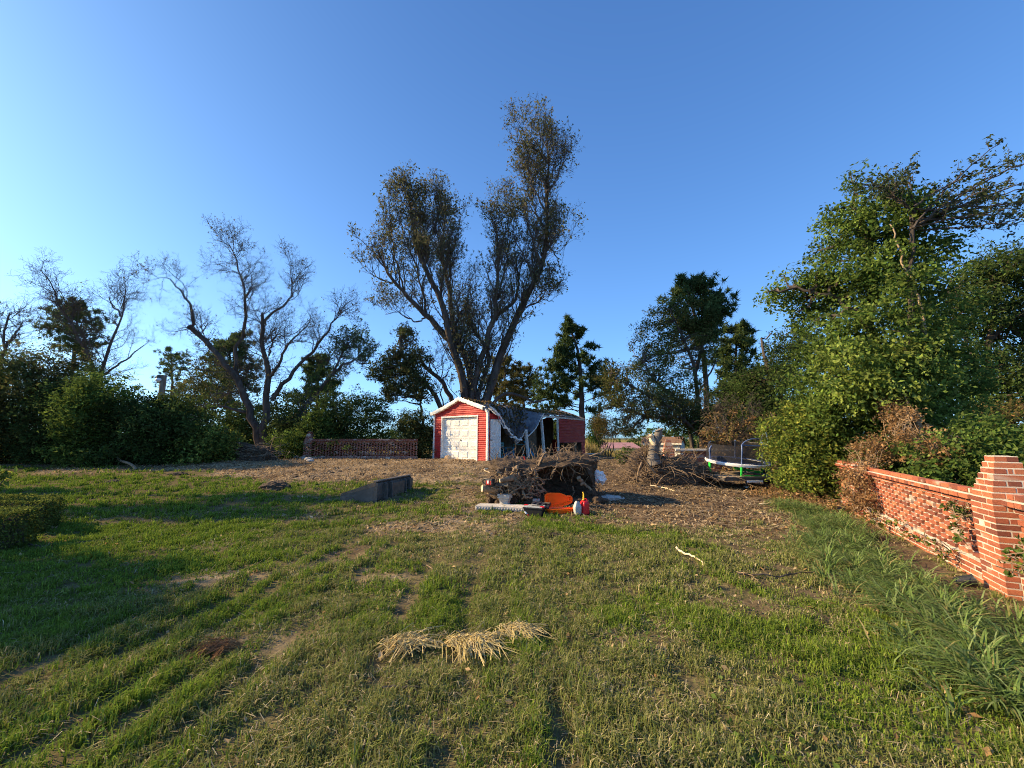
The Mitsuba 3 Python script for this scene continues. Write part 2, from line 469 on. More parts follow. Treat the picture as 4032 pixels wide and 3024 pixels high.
def pine_tree(label, seed, trunk, r0, r1, boughs, size=0.34, per=20, pal=PINE, group=None, tuft=0.5):
    """boughs: (fraction up the trunk, length, azimuth degrees or None, droop, tufts)"""
    rng = np.random.default_rng(seed)
    key = thing('pine_tree', label, 'tree', group)
    p = spline(trunk, 16, rng, 0.03)
    part('trunk', key, tube(p, np.linspace(r0, r1, 16), 7), 'bark', smooth=50)
    ms, C = [], []
    for fr, L, az, droop, nt in boughs:
        az = rng.uniform(0, 360) if az is None else az
        a = math.radians(az)
        i = min(int(fr * 15), 14)
        s = p[i] + (p[i + 1] - p[i]) * (fr * 15 - i)
        d = np.array([math.cos(a), math.sin(a), 0.25])
        q = [s]
        for k in range(5):
            d = unit(d + rng.normal(0, 0.16, 3) + np.array([0, 0, 0.10 - droop]))
            q.append(q[-1] + d * L / 5)
        q = np.array(q)
        ms.append((*tubes(q[None], np.linspace(max(0.02, r1 * 0.6), 0.015, 6)[None], 4), np.zeros((0, 3))))
        T_ = rng.uniform(0.35, 1, nt) * 5
        j = np.minimum(T_.astype(int), 4)
        C.append(q[j] + (q[j + 1] - q[j]) * (T_ - j)[:, None] + rng.normal(0, 0.17 * L ** 0.6, (nt, 3)) * [1, 1, 0.7])
    v, f, _ = join(ms)
    part('branches', key, (v, f), 'bark')
    C = np.vstack(C)
    k = np.repeat(np.arange(len(C)), per)
    d = unit(rng.normal(size=(len(k), 3)) + [0, 0, 0.45])
    L = size * rng.uniform(0.7, 1.5, (len(k), 1))
    w = unit(np.cross(d, rng.normal(size=d.shape))) * L * 0.11
    a = C[k] + rng.normal(0, size * tuft * 0.35, d.shape)
    v = np.stack([a - w, a + w, a + d * L], 1).reshape(-1, 3)
    part('needles', key, (v, np.arange(len(v)).reshape(-1, 3)), 'leaf_skin', color=np.repeat(np.clip(tint(pal, len(k), rng), 0, 1), 3, 0))
    return key


def leafy_tree(label, seed, limbs, blobs, n, per, size, pal, bark='bark', name='leafy_tree', r=0.6, shell=0.75, group=None, category='tree', twigs=True, extra=None):
    rng = np.random.default_rng(seed)
    key = thing(name, label, category, group)
    (v, f, c), C = clumps(blobs, rng, n, per, size, pal, r=r, shell=shell)
    if extra:
        v, f, c = join([(v, f, c)] + [clumps(b, rng, m, per, size, q, r=r, shell=shell)[0] for b, m, q in extra])
    part('leaves', key, (v, f), 'leaf_skin', color=np.clip(c, 0, 0.9))
    m, L = limb_mesh(limbs, rng, 0.04)
    part('trunk' if category == 'tree' else 'stems', key, m, bark, smooth=50)
    if twigs:
        pts = np.vstack([p[4:] for p, _ in L])
        sel = C[rng.permutation(len(C))[:min(len(C), 130)]]
        near = pts[np.argmin(((sel[:, None] - pts[None]) ** 2).sum(2) + 1.5 * np.maximum(0, pts[None, :, 2] - sel[:, None, 2]) ** 2, 1)]
        q = near[:, None] + (sel - near)[:, None] * np.linspace(0, 1, 5)[None, :, None] + rng.normal(0, 0.08, (len(sel), 5, 3)) * np.array([0, 1, 1, 1, 0])[None, :, None]
        part('branches', key, tubes(q, np.linspace(0.05, 0.012, 5)[None] * np.ones((len(sel), 1)), 4), bark)
    return key


def px_blob(u, v, d, ru, rv, depth):
    """ellipsoid centred at a photograph point, radii in photograph pixels, depth radius in metres"""
    k = d / FOCAL
    return at(u, v, d), (ru * k, depth, rv * k)


def shrub(label, seed, u, top, d, ru, n, pal, size=0.12, depth=1.8, per=26, name='shrub', r=0.42, lobes=5, category='shrub', base=None, group=None):
    """a mound from the ground up to photograph row `top`"""
    rng = np.random.default_rng(seed)
    p = at(u, top, d)
    z0 = float(ground_z(p[0], p[1])) if base is None else base
    hgt, rx = p[2] - z0, ru * d / FOCAL
    blobs = [((p[0], p[1], z0 + hgt * 0.48), (rx * 0.92, depth, hgt * 0.50))]
    for k in range(lobes):
        a = rng.uniform(-1, 1)
        h = rng.uniform(0.35, 0.74)
        blobs.append(((p[0] + a * rx * 0.62, p[1] + rng.uniform(-0.5, 0.3) * depth, z0 + hgt * h * (1 - 0.25 * abs(a))), (rx * rng.uniform(0.3, 0.5), depth * 0.6, hgt * rng.uniform(0.22, 0.34))))
    blobs.append(((p[0], p[1] - depth * 0.3, z0 + hgt * 0.15), (rx * 0.95, depth * 0.8, hgt * 0.2)))
    stems = []
    for k in range(4):
        a = rng.uniform(-0.3, 0.3)
        stems.append(([[p[0] + a * rx, p[1], z0 - 0.1], [p[0] + a * rx * 1.6, p[1] + rng.uniform(-.3, .3), z0 + hgt * 0.4], [p[0] + a * rx * 2.4, p[1] + rng.uniform(-.5, .5), z0 + hgt * 0.85]], 0.05, 0.012))
    return leafy_tree(label, seed, stems, blobs, n, per, size, pal, name=name, r=r, shell=0.55, category=category, twigs=False, group=group)


# ---- the tall pecan behind the shed
def tall_tree():
    rng = np.random.default_rng(11)
    D = 25.5
    key = thing('tall_tree', 'tallest tree, thinly leaved, with several dark trunks fanning out behind the red shed', 'tree')
    S = [([(1829, 1570), (1820, 1485), (1793, 1385), (1779, 1340), (1757, 1263), (1734, 1182), (1696, 1101), (1671, 1051), (1650, 1000)], .36, .13, -1.0),
         ([(1650, 1000), (1628, 900), (1610, 810), (1598, 750)], .13, .03, -.5),
         ([(1660, 1030), (1690, 940), (1720, 870), (1728, 800)], .10, .03, .6),
         ([(1779, 1344), (1729, 1299), (1684, 1249), (1639, 1204), (1598, 1159), (1553, 1110), (1515, 1050), (1490, 985)], .24, .05, -2.0),
         ([(1560, 1118), (1520, 1110), (1480, 1090), (1455, 1060)], .07, .02, -1.),
         ([(1856, 1570), (1851, 1503), (1824, 1394), (1795, 1317), (1781, 1263), (1770, 1177), (1768, 1143), (1745, 1042), (1744, 920), (1755, 850)], .30, .05, 1.5),
         ([(1795, 1317), (1806, 1250), (1840, 1190), (1850, 1130)], .10, .03, .8),
         ([(1858, 1570), (1865, 1512), (1892, 1421), (1915, 1340), (1942, 1267), (1955, 1177), (1958, 1118), (1960, 1059), (1955, 958), (1945, 870)], .30, .05, -1.2),
         ([(1951, 1258), (1987, 1218), (2023, 1186), (2040, 1100), (2035, 1010)], .15, .04, 1.2),
         ([(1879, 1566), (1901, 1489), (1928, 1421), (1926, 1394), (1897, 1344), (1874, 1310), (1850, 1260)], .24, .06, 1.0),
         ([(1915, 1575), (1937, 1512), (1965, 1412), (2010, 1313), (2041, 1231), (2084, 1152), (2131, 1051), (2148, 958), (2152, 840), (2156, 722), (2160, 640), (2150, 575), (2125, 520)], .36, .03, 2.0),
         ([(2143, 630), (2093, 580), (2050, 565), (2010, 550)], .08, .02, -.8),
         ([(2156, 755), (2120, 700), (2060, 680)], .08, .02, .8),
         ([(2156, 755), (2186, 713), (2200, 660)], .07, .02, .4),
         ([(2131, 1051), (2110, 1000), (2090, 930), (2060, 860)], .10, .02, -1.2),
         ([(2150, 900), (2110, 830), (2075, 760), (2040, 740)], .09, .02, 1.0),
         ([(2140, 1000), (2180, 950), (2205, 900)], .07, .02, .5),
         ([(1684, 1249), (1650, 1100), (1600, 950), (1570, 830)], .08, .02, -1.2), ([(1598, 1159), (1560, 1030), (1540, 900), (1535, 790)], .07, .02, -.6), ([(1734, 1182), (1750, 1080), (1790, 960), (1810, 850)], .08, .02, 1.0),
         ([(1671, 1051), (1680, 950), (1655, 850), (1660, 800)], .07, .02, .5), ([(1955, 1177), (1990, 1050), (2000, 920), (1985, 810)], .08, .02, .8), ([(2084, 1152), (2080, 1050), (2030, 950), (2030, 850)], .08, .02, -.8),
         ([(2152, 840), (2110, 760), (2085, 680), (2090, 610)], .08, .02, -1.0), ([(2156, 722), (2185, 640), (2195, 570)], .06, .02, .6), ([(2156, 640), (2125, 580), (2080, 530), (2050, 500)], .06, .015, .6), ([(2148, 958), (2185, 1000), (2205, 1070)], .06, .02, -.5),
         ([(2041, 1231), (2090, 1200), (2150, 1180), (2185, 1190)], .07, .02, 1.0), ([(1684, 1249), (1620, 1260), (1560, 1230), (1520, 1240)], .06, .02, .8),
         ([(1951, 1575), (1996, 1552), (2059, 1566), (2114, 1584), (2150, 1577)], .20, .06, 1.0),
         ([(1770, 1557), (1734, 1498), (1684, 1453), (1648, 1400)], .24, .10, -1.0)]
    limbs = [px_limb(s, D, r0, r1, lean, base=s[0][1] > 1550) for s, r0, r1, lean in S]
    m, L = limb_mesh(limbs, rng, 0.05)
    part('trunk', key, m, 'bark', smooth=50)
    use = [i for i in range(len(S)) if i not in (len(S) - 1, len(S) - 2)]
    P, R = np.stack([L[i][0] for i in use]), np.stack([L[i][1] for i in use])
    P1, R1 = grow(P, 17, (1.4, 3.6), rng, even=True, up=0.55, spread=0.7, t0=0.22, npts=6, R=R, radius=0.05)
    P2, R2 = grow(P1, 8, (0.7, 1.7), rng, up=0.38, spread=0.75, t0=0.25, npts=4, R=R1, radius=0.022)
    P3, R3 = grow(P2, 3, (0.35, 0.8), rng, up=0.15, spread=0.9, t0=0.3, npts=3, R=R2, radius=0.012)
    v, f, _ = join([(*tubes(p, np.maximum(r, 0.007), 3), np.zeros((0, 3))) for p, r in ((P1, R1), (P2, R2), (P3, R3))])
    part('branches', key, (v, f), 'bark')
    k = rng.integers(0, len(P3), 50000)
    dens = nnoise(P3[:, 1] * 0.55, 8)[k] > rng.uniform(0.05, 0.72, len(k))
    k = k[dens]
    C = P3[k, rng.integers(1, 3, len(k))] + rng.normal(0, 0.16, (len(k), 3))
    v, f, c = leaves(C, 0.175, [(0.11, 0.13, 0.055), (0.15, 0.15, 0.075), (0.19, 0.155, 0.09), (0.085, 0.10, 0.045)], rng, up=0.2, long=1.7, single_face=True)
    part('leaves', key, (v, f), 'leaf_skin', color=np.clip(c, 0, 1))


tall_tree()

# ---- bare trees on the left
D = 23.5
bare_tree('large bare tree with two forked dark trunks left of the red shed', 21, [
    px_limb([(1014, 1709), (981, 1623), (941, 1510), (882, 1430), (822, 1357), (748, 1285)], D, .24, .13, -1),
    px_limb([(748, 1288), (756, 1218), (736, 1178), (696, 1132), (650, 1092), (610, 1100)], D - 1, .09, .016, -.8, False),
    px_limb([(945, 1505), (955, 1311), (968, 1258), (965, 1165), (948, 1086), (928, 1000), (860, 950)], D, .13, .016, .8, False),
    px_limb([(968, 1623), (882, 1603), (776, 1590)], D, .10, .04, -1.2, False),
    px_limb([(1041, 1696), (1054, 1563), (1061, 1477), (1044, 1397), (1036, 1331), (1034, 1278), (1035, 1235)], D, .25, .09, .5),
    px_limb([(1036, 1278), (1087, 1225), (1141, 1178), (1147, 1099), (1154, 1040)], D + .4, .085, .014, .8, False),
    px_limb([(1061, 1484), (1088, 1450), (1127, 1364), (1180, 1311), (1227, 1225)], D, .10, .014, -.8, False),
    px_limb([(1068, 1576), (1127, 1497), (1220, 1391), (1300, 1291), (1345, 1220), (1390, 1175)], D, .14, .016, 1.0, False),
    px_limb([(1058, 1400), (1075, 1340), (1090, 1290)], D, .06, .03, 0, False)], n=(16, 7, 5), length=((1.2, 3.0), (0.6, 1.5), (0.3, 0.8)), leaf=2600, t0=0.36)
bare_tree('bare tree of two long leaning limbs rising from the dark thicket at far left', 22, [
    px_limb([(345, 1600), (371, 1497), (338, 1377), (305, 1324), (259, 1245), (225, 1178), (199, 1119), (150, 1066)], 26, .19, .016, -1),
    px_limb([(395, 1620), (385, 1520), (431, 1364), (477, 1245), (487, 1192), (491, 1110)], 26, .18, .016, 1),
    px_limb([(477, 1245), (445, 1200), (425, 1170)], 26.5, .07, .03, 0, False),
    px_limb([(390, 1480), (470, 1430), (540, 1380), (590, 1340)], 26, .08, .02, 1.5, False)], n=(17, 8, 5), length=((1.2, 3.0), (.6, 1.5), (.3, .8)), leaf=500)
bare_tree('bare tree cut off by the left edge of the photograph', 23, [
    px_limb([(5, 1620), (7, 1430), (13, 1331), (40, 1231)], 25, .18, .04, 0),
    px_limb([(7, 1430), (-40, 1320), (-60, 1240)], 25, .12, .04, 1, False),
    px_limb([(10, 1400), (60, 1310), (95, 1270)], 25, .08, .03, 1, False)], n=(12, 7, 4), leaf=500)
bare_tree('small pale leafless sapling just left of the tall tree', 24, [
    px_limb([(1740, 1545), (1738, 1490), (1742, 1430), (1748, 1385)], 23.8, .07, .02, 0),
    px_limb([(1738, 1500), (1715, 1450), (1705, 1400)], 23.8, .05, .015, .4, False),
    px_limb([(1738, 1500), (1765, 1460), (1778, 1410)], 23.8, .05, .015, -.3, False)], n=(7, 5, 3), length=((.8, 1.6), (.4, .9), (.2, .5)), up=0.4)
bare_tree('leaning broken tree with sparse leaves rising right of the bare tree', 25, [
    px_limb([(1160, 1640), (1240, 1560), (1310, 1470), (1350, 1390), (1380, 1340)], 24, .2, .03, 0),
    px_limb([(1300, 1480), (1350, 1440), (1410, 1415), (1455, 1425)], 24, .12, .03, 0, False),
    px_limb([(1240, 1560), (1210, 1600), (1190, 1640)], 24, .12, .1, -1, False)], n=(14, 7, 4), length=((1.0, 2.2), (.5, 1.1), (.25, .6)), leaf=4200, pal=GREEN, name='leaning_tree', leafsize=0.15)


# ---- pines
def umbrella(u0, v0, u1, v1, seed, n, rng_az=None):
    rng = np.random.default_rng(seed)
    return [(float(rng.uniform(0.72, 0.99)), float(rng.uniform(0.5, 1)), None, float(rng.uniform(0.0, 0.12)), n) for _ in range(16)]


def pine_boughs(seed, lo, L0, L1, count, nt, droop=0.06):
    """boughs from fraction lo to the tip, long below (L0), short above (L1)"""
    rng = np.random.default_rng(seed)
    out = []
    for k in range(count):
        fr = lo + (0.99 - lo) * (k + rng.random()) / count
        g = (fr - lo) / (1 - lo)
        out.append((fr, (L0 * (1 - g) + L1 * g) * rng.uniform(0.6, 1.15), None, droop * (1 - g), nt))
    return out


def dome(seed, lo, L, count, nt):
    rng = np.random.default_rng(seed)
    out = []
    for k in range(count):
        fr = lo + (0.99 - lo) * (k + rng.random()) / count
        g = (fr - lo) / (1 - lo)
        out.append((fr, L * math.sqrt(max(0.08, 1 - (2 * g - 0.9) ** 2)) * rng.uniform(0.7, 1.1), None, 0.02, nt))
    return out


pine_tree('flat topped pine standing behind the bare limbs at far left', 31, [down(at(290, 1420, 44)), at(290, 1420, 44), at(300, 1330, 44), at(318, 1205, 44)], .3, .1, dome(31, .60, 3.8, 46, 14), size=0.36)
pine_tree('small round topped distant pine behind the lamp post', 32, [down(at(676, 1560, 60)), at(676, 1540, 60), at(672, 1380, 60)], .3, .08, dome(32, .50, 3.8, 36, 13), size=0.30)
pine_tree('dark pine behind the large bare tree', 33, [down(at(905, 1600, 40)), at(905, 1500, 40), at(900, 1330, 40)], .3, .08, pine_boughs(33, .30, 4.2, 1.8, 60, 15), size=0.36)
pine_tree('pine between the large bare tree and the leaning broken tree', 34, [down(at(1250, 1600, 42)), at(1250, 1500, 42), at(1245, 1405, 42)], .3, .08, pine_boughs(34, .40, 3.2, 1.2, 44, 14), size=0.36)
pine_tree('thin pine showing between the trunks just behind the shed roof', 35, [down(at(1990, 1620, 44)), at(1990, 1560, 44), at(1985, 1415, 44)], .2, .07, dome(35, .45, 3.2, 34, 13), size=0.36, pal=OLIVE)
pine_tree('slim pine beside the right trunk of the tall tree', 36, [down(at(2062, 1620, 46)), at(2062, 1560, 46), at(2050, 1445, 46)], .2, .07, dome(36, .45, 2.8, 30, 12), size=0.36, pal=OLIVE)
pine_tree('open branched pine with one long low limb right of the shed roof', 37, [down(at(2292, 1650, 33)), at(2290, 1600, 33), at(2286, 1483, 33), at(2277, 1396, 33), at(2236, 1282, 33)], .32, .07,
          [(.30, 4.9, 180, .05, 34), (.32, 4.2, 186, .03, 26), (.30, 2.2, 10, .08, 16), (.36, 3.0, 165, .05, 20), (.42, 3.4, 186, .0, 22), (.45, 2.6, 4, .06, 20), (.5, 3.6, 176, -.03, 26), (.52, 2.4, -6, -.02, 18), (.58, 3.0, 190, -.04, 22),
           (.6, 2.5, 0, -.05, 20), (.66, 2.6, 170, -.06, 22), (.68, 2.2, 20, -.06, 18), (.72, 1.9, 200, -.06, 18), (.76, 2.0, 175, -.06, 18), (.8, 1.6, -20, -.06, 16), (.84, 1.6, 185, -.06, 16), (.88, 1.2, 40, -.06, 14), (.92, 1.2, 200, -.06, 14), (.97, .8, 120, -.06, 14), (.99, .9, 260, -.1, 16), (.95, 1.0, 20, -.06, 16), (.9, 1.2, 0, -.06, 18), (.86, 1.4, 150, -.06, 18), (.62, 2.2, 200, .0, 22), (.56, 2.2, 20, .02, 22), (.48, 2.6, 200, .03, 22),
           (.34, 4.6, 184, .0, 34), (.38, 3.4, -8, .04, 26), (.44, 4.2, 176, .0, 30), (.5, 3.3, 8, .0, 26), (.54, 3.6, 182, -.02, 28), (.6, 3.0, -10, -.03, 24), (.66, 2.9, 186, -.04, 24), (.4, 2.0, 90, .05, 14), (.5, 2.0, 270, .05, 14), (.6, 1.8, 90, 0, 12), (.7, 1.6, 260, 0, 12)], size=0.34, per=26)
pine_tree('pine whose dark top rises above the broadleaf crown right of centre', 38, [down(at(2786, 1690, 27)), at(2784, 1674, 27), at(2767, 1396, 27), at(2730, 1230, 27), at(2718, 1120, 27)], .26, .07,
          [b for b in dome(38, .66, 2.8, 46, 18)] + [(.82, 3.2, 0, .0, 22), (.76, 3.4, -6, .02, 22), (.88, 2.6, 5, -.02, 18)], size=0.30)
pine_tree('shorter dark pine right of the broadleaf crown', 39, [down(at(2905, 1660, 30)), at(2905, 1600, 30), at(2898, 1400, 30), at(2900, 1290, 30)], .24, .06, pine_boughs(39, .35, 3.0, 1.0, 52, 18), size=0.30)

# ---- broadleaf trees, right of centre
leafy_tree('big broadleaf tree with pale tall trunks right of centre', 41,
           [px_limb([(2757, 1690), (2745, 1560), (2735, 1460), (2690, 1330), (2640, 1220)], 26, .22, .05, -1), px_limb([(2735, 1470), (2760, 1380), (2770, 1280)], 26, .14, .05, .5, False),
            px_limb([(2700, 1640), (2650, 1560), (2580, 1500), (2540, 1420)], 26, .16, .05, -1), px_limb([(2720, 1600), (2780, 1500), (2820, 1420)], 26, .1, .04, 1, False)],
           [px_blob(2580, 1340, 26, 80, 110, 2.2), px_blob(2660, 1250, 26, 95, 75, 2.2), px_blob(2720, 1360, 26.5, 95, 110, 2.4), px_blob(2555, 1450, 26, 65, 70, 2), px_blob(2650, 1530, 25, 110, 90, 2.2), px_blob(2770, 1280, 26.5, 60, 70, 1.8)],
           560, 40, 0.15, OLIVE + GREEN[:2], r=0.55, shell=0.95)
leafy_tree('low spreading broadleaf tree with arching limbs over the white garden shed', 42,
           [px_limb([(2760, 1720), (2700, 1660), (2600, 1580), (2480, 1520), (2400, 1480)], 22, .14, .03, -1), px_limb([(2660, 1640), (2560, 1640), (2450, 1600)], 22, .09, .03, .5, False)],
           [px_blob(2420, 1490, 22, 70, 75, 1.6), px_blob(2400, 1575, 22.5, 50, 45, 1.4), px_blob(2510, 1580, 22, 90, 65, 1.8), px_blob(2620, 1610, 22.5, 110, 80, 2.0), px_blob(2700, 1640, 23, 70, 80, 1.8), px_blob(2480, 1660, 24, 60, 60, 1.5)],
           430, 40, 0.13, OLIVE + GREEN[:1], r=0.45, shell=0.95)
leafy_tree('dark green tree filling the gap left of the vine covered tree', 43,
           [px_limb([(3060, 1760), (3050, 1600), (3020, 1450), (3000, 1330)], 19, .2, .05, 0), px_limb([(3050, 1600), (3120, 1450), (3160, 1300)], 19, .14, .04, .5, False)],
           [px_blob(3030, 1530, 19, 110, 110, 1.8), px_blob(3120, 1400, 19.5, 90, 110, 1.8), px_blob(3080, 1640, 18.5, 140, 90, 1.6), px_blob(3000, 1640, 19, 70, 80, 1.4), px_blob(2930, 1560, 20, 60, 90, 1.4)],
           640, 42, 0.14, DARK + GREEN[:1], r=0.5, shell=0.8)
leafy_tree('dense green tree behind the brown brush and trampoline', 44,
           [px_limb([(2880, 1760), (2880, 1640), (2870, 1540)], 21, .16, .05, 0)],
           [px_blob(2870, 1600, 21, 80, 90, 1.6), px_blob(2960, 1650, 21, 90, 70, 1.6), px_blob(2780, 1660, 22, 60, 60, 1.5)], 380, 40, 0.14, GREEN + DARK, r=0.5)
leafy_tree('thin reddish brown upright shrub in front of the yellow field', 45,
           [px_limb([(2385 + k * 9, 1772), (2375 + k * 16, 1700), (2360 + k * 24, 1650)], 30, .05, .015, 0) for k in range(-2, 4)],
           [px_blob(2390, 1685, 30, 55, 42, 1.2), px_blob(2360, 1660, 30, 35, 35, 1)], 110, 26, 0.13, [(0.10, 0.07, 0.03), (0.12, 0.09, 0.035), (0.07, 0.075, 0.025)], name='upright_shrub', r=0.45, category='shrub', twigs=False)
leafy_tree('distant dark tree at the far right corner of the shed', 46, [px_limb([(2360, 1760), (2358, 1690)], 48, .2, .08, 0)], [px_blob(2352, 1675, 48, 30, 42, 2), px_blob(2345, 1720, 48, 35, 40, 2)], 110, 30, 0.24, GREEN, r=0.8)

# ---- right side: the vine covered tree, its neighbours and the thicket behind the brick wall
vt = leafy_tree('big vine covered tree with a pale bare trunk behind the brick wall', 51,
           [px_limb([(3480, 1800), (3440, 1560), (3420, 1300), (3430, 1000), (3440, 820)], 9.8, .16, .05, .4),
            px_limb([(3420, 1300), (3300, 1180), (3150, 1140), (3010, 1150)], 9.8, .08, .02, 1, False), px_limb([(3430, 1000), (3380, 850), (3350, 700)], 9.8, .06, .015, .5, False), px_limb([(3440, 1100), (3600, 1000), (3720, 950)], 9.8, .06, .02, .5, False)],
           [px_blob(3420, 900, 9.8, 150, 110, 1.1), px_blob(3350, 760, 10, 35, 70, .4), px_blob(3480, 800, 9.8, 90, 80, .7), px_blob(3560, 900, 9.6, 120, 100, .9), px_blob(3640, 1000, 9.6, 110, 90, .9), px_blob(3380, 1080, 10, 180, 120, 1.2),
            px_blob(3520, 1120, 9.4, 150, 150, 1.0), px_blob(3480, 1300, 9.2, 200, 150, 1.1), px_blob(3420, 1480, 9.2, 220, 140, 1.1), px_blob(3540, 1520, 9.0, 160, 120, .9), px_blob(3280, 1350, 10.3, 130, 110, 1.0), px_blob(3160, 1130, 11, 110, 60, .8),
            px_blob(3060, 1170, 11.2, 70, 45, .6), px_blob(3240, 1180, 10.8, 100, 90, .9), px_blob(3680, 1230, 9.6, 110, 120, .8), px_blob(3700, 1420, 9.4, 120, 110, .8), px_blob(3240, 1000, 11, 70, 50, .6), px_blob(3640, 780, 9.8, 60, 30, .4), px_blob(3380, 1620, 9.6, 240, 110, 1.0), px_blob(3600, 1640, 9.4, 200, 110, .9), px_blob(3220, 1520, 10.6, 120, 130, .9), px_blob(3160, 1260, 11, 70, 60, .6), px_blob(3780, 1560, 9.8, 120, 120, .8), px_blob(3300, 850, 10.2, 70, 60, .6)],
           1500, 40, 0.105, GREEN[:2] + VIVID + YELLOW[2:3], r=0.36, shell=0.9,
           extra=[([px_blob(3480, 1480, 8.7, 260, 160, .6), px_blob(3700, 1350, 9.0, 90, 100, .5)], 170, [(0.17, 0.24, 0.045), (0.23, 0.28, 0.07)])])
m, _ = limb_mesh([px_limb([(3590, 1760), (3618, 1684), (3605, 1575), (3623, 1422), (3636, 1250), (3618, 1187)], 8.75, .055, .042, 0), px_limb([(3618, 1190), (3569, 1051), (3528, 942), (3510, 880)], 8.75, .036, .014, .1, False),
                  px_limb([(3600, 1660), (3540, 1600), (3470, 1560)], 8.75, .028, .01, -.2, False)], np.random.default_rng(4), .02)
part('bare_trunk', vt, m, 'pale_bark', smooth=50, label='pale barkless trunk showing through the vines')
leafy_tree('dark green tree at the right edge behind the vine covered tree', 52,
           [px_limb([(3880, 1700), (3880, 1500), (3900, 1300), (3930, 1100)], 15, .2, .05, 0), px_limb([(3880, 1500), (3780, 1300), (3740, 1180)], 15, .1, .04, .5, False), px_limb([(3890, 1350), (4000, 1250), (4080, 1200)], 15, .1, .04, -.5, False)],
           [px_blob(3900, 1090, 15, 130, 100, 1.6), px_blob(4010, 1050, 15, 110, 100, 1.5), px_blob(3790, 1230, 15, 90, 100, 1.4), px_blob(3960, 1260, 15, 140, 90, 1.5), px_blob(4060, 1450, 15.5, 120, 130, 1.5), px_blob(3860, 1450, 15, 120, 90, 1.4), px_blob(3940, 1560, 14.5, 170, 100, 1.4), px_blob(4120, 1200, 15, 90, 150, 1.3)],
           950, 42, 0.13, DARK + GREEN[:2], r=0.46, shell=0.9)


def swept_tree():
    """thin whips bent over by wind, leaning out over the wall to the right"""
    rng = np.random.default_rng(53)
    key = thing('leaning_tree', 'wind swept tree with long thin branches bent over to the upper right', 'tree')
    d = 8.8
    limbs = [px_limb([(3560, 1750), (3570, 1400), (3585, 1100), (3600, 850)], d, .075, .045, 0), px_limb([(3600, 850), (3590, 760), (3580, 700)], d, .03, .012, 0, False)]
    for k in range(15):
        e = (3990 + rng.uniform(-40, 260), 540 + k * 27 + rng.uniform(-30, 30))
        s = (3597 + rng.uniform(-12, 20), 845 + rng.uniform(-40, 60))
        m = (s[0] + (e[0] - s[0]) * 0.5, s[1] + (e[1] - s[1]) * 0.5 - 30 + k * 3)
        limbs.append(px_limb([s, m, e], d + rng.uniform(-.3, .3), .026, .007, rng.uniform(-1.2, 1.2), False))
    for k in range(5):
        limbs.append(px_limb([(3598, 840), (3580 - 40 * k, 770 - 10 * k), (3560 - 45 * k, 690 + 15 * k)], d, .018, .006, rng.uniform(-.6, .6), False))
    m, L = limb_mesh(limbs, rng, 0.02, 5)
    part('trunk', key, cat([tube(p, r, 7) for p, r in L[:2]]), 'bark', smooth=50)
    P, R = np.stack([p for p, _ in L[2:]]), np.stack([r for _, r in L[2:]])
    P1, R1 = grow(P, 12, (.35, .8), rng, up=0.22, spread=0.5, t0=0.2, npts=5, R=R, radius=0.008)
    v, f, _ = join([(*tubes(P, R, 5), np.zeros((0, 3))), (*tubes(P1, np.maximum(R1, .003), 3), np.zeros((0, 3)))])
    part('branches', key, (v, f), 'bark')
    k = np.repeat(np.arange(len(P1)), 13)
    C = P1[k, rng.integers(2, 5, len(k))] + rng.normal(0, 0.055, (len(k), 3))
    v, f, c = leaves(C, 0.10, [(0.05, 0.075, 0.03), (0.07, 0.09, 0.04), (0.10, 0.115, 0.055), (0.04, 0.055, 0.025)], rng, long=2.2)
    part('leaves', key, (v, f), 'leaf_skin', color=np.clip(c, 0, 1))


swept_tree()
shrub('bright yellow green bush in front of the far end of the brick wall', 54, 3172, 1560, 10.6, 165, 700, YELLOW + GREEN[:1], 0.085, 1.0, 40, r=0.28, lobes=9)
shrub('green thicket behind the brick wall near its stepped pier', 55, 3860, 1640, 6.9, 330, 760, GREEN + VIVID, 0.085, 0.9, 40, r=0.24, lobes=8)
shrub('darker shrub behind the middle of the brick wall', 56, 3560, 1700, 8.7, 220, 480, GREEN + DARK, 0.08, 0.9, 36, r=0.28, lobes=5)
shrub('dark ivy clump hanging over the far brick wall', 57, 3290, 1700, 11.0, 150, 330, DARK, 0.09, .7, 34, r=0.28)
shrub('low brown and green undergrowth at the right edge behind the dark tree', 58, 3960, 1560, 12.5, 260, 480, OLIVE + GREEN[:1] + BROWN[:1], 0.10, 1.4, 34, r=0.36)

# ---- left side thicket along the old wall
for k, (u, top, d, ru, n, pal, lab) in enumerate([
        (0, 1400, 17.2, 170, 330, DARK, 'tall dark thicket cut by the left edge, above the shaded wall'),
        (175, 1350, 18.0, 170, 360, OLIVE + DARK, 'tallest overgrown shrub of the left thicket, below the flat topped pine'),
        (330, 1470, 17.6, 130, 300, DARK + GREEN[:1], 'dark rounded shrub of the left thicket under the leaning bare limbs'),
        (455, 1490, 17.0, 130, 300, GREEN + YELLOW[2:], 'lighter topped shrub of the left thicket left of the lamp post'),
        (590, 1570, 17.2, 130, 280, DARK + GREEN[:1], 'dark shrub of the left thicket under the lamp post'),
        (720, 1580, 17.6, 120, 260, GREEN + DARK, 'green shrub of the left thicket right of the lamp post'),
        (840, 1690, 18.2, 90, 190, GREEN + YELLOW[:2], 'low yellowish shrub at the right end of the left thicket')]):
    shrub(lab, 60 + k, u, top - 25, d - .8, ru * 1.12, int(n * 1.5), pal, 0.125, 1.6, 38, r=0.42, lobes=6)
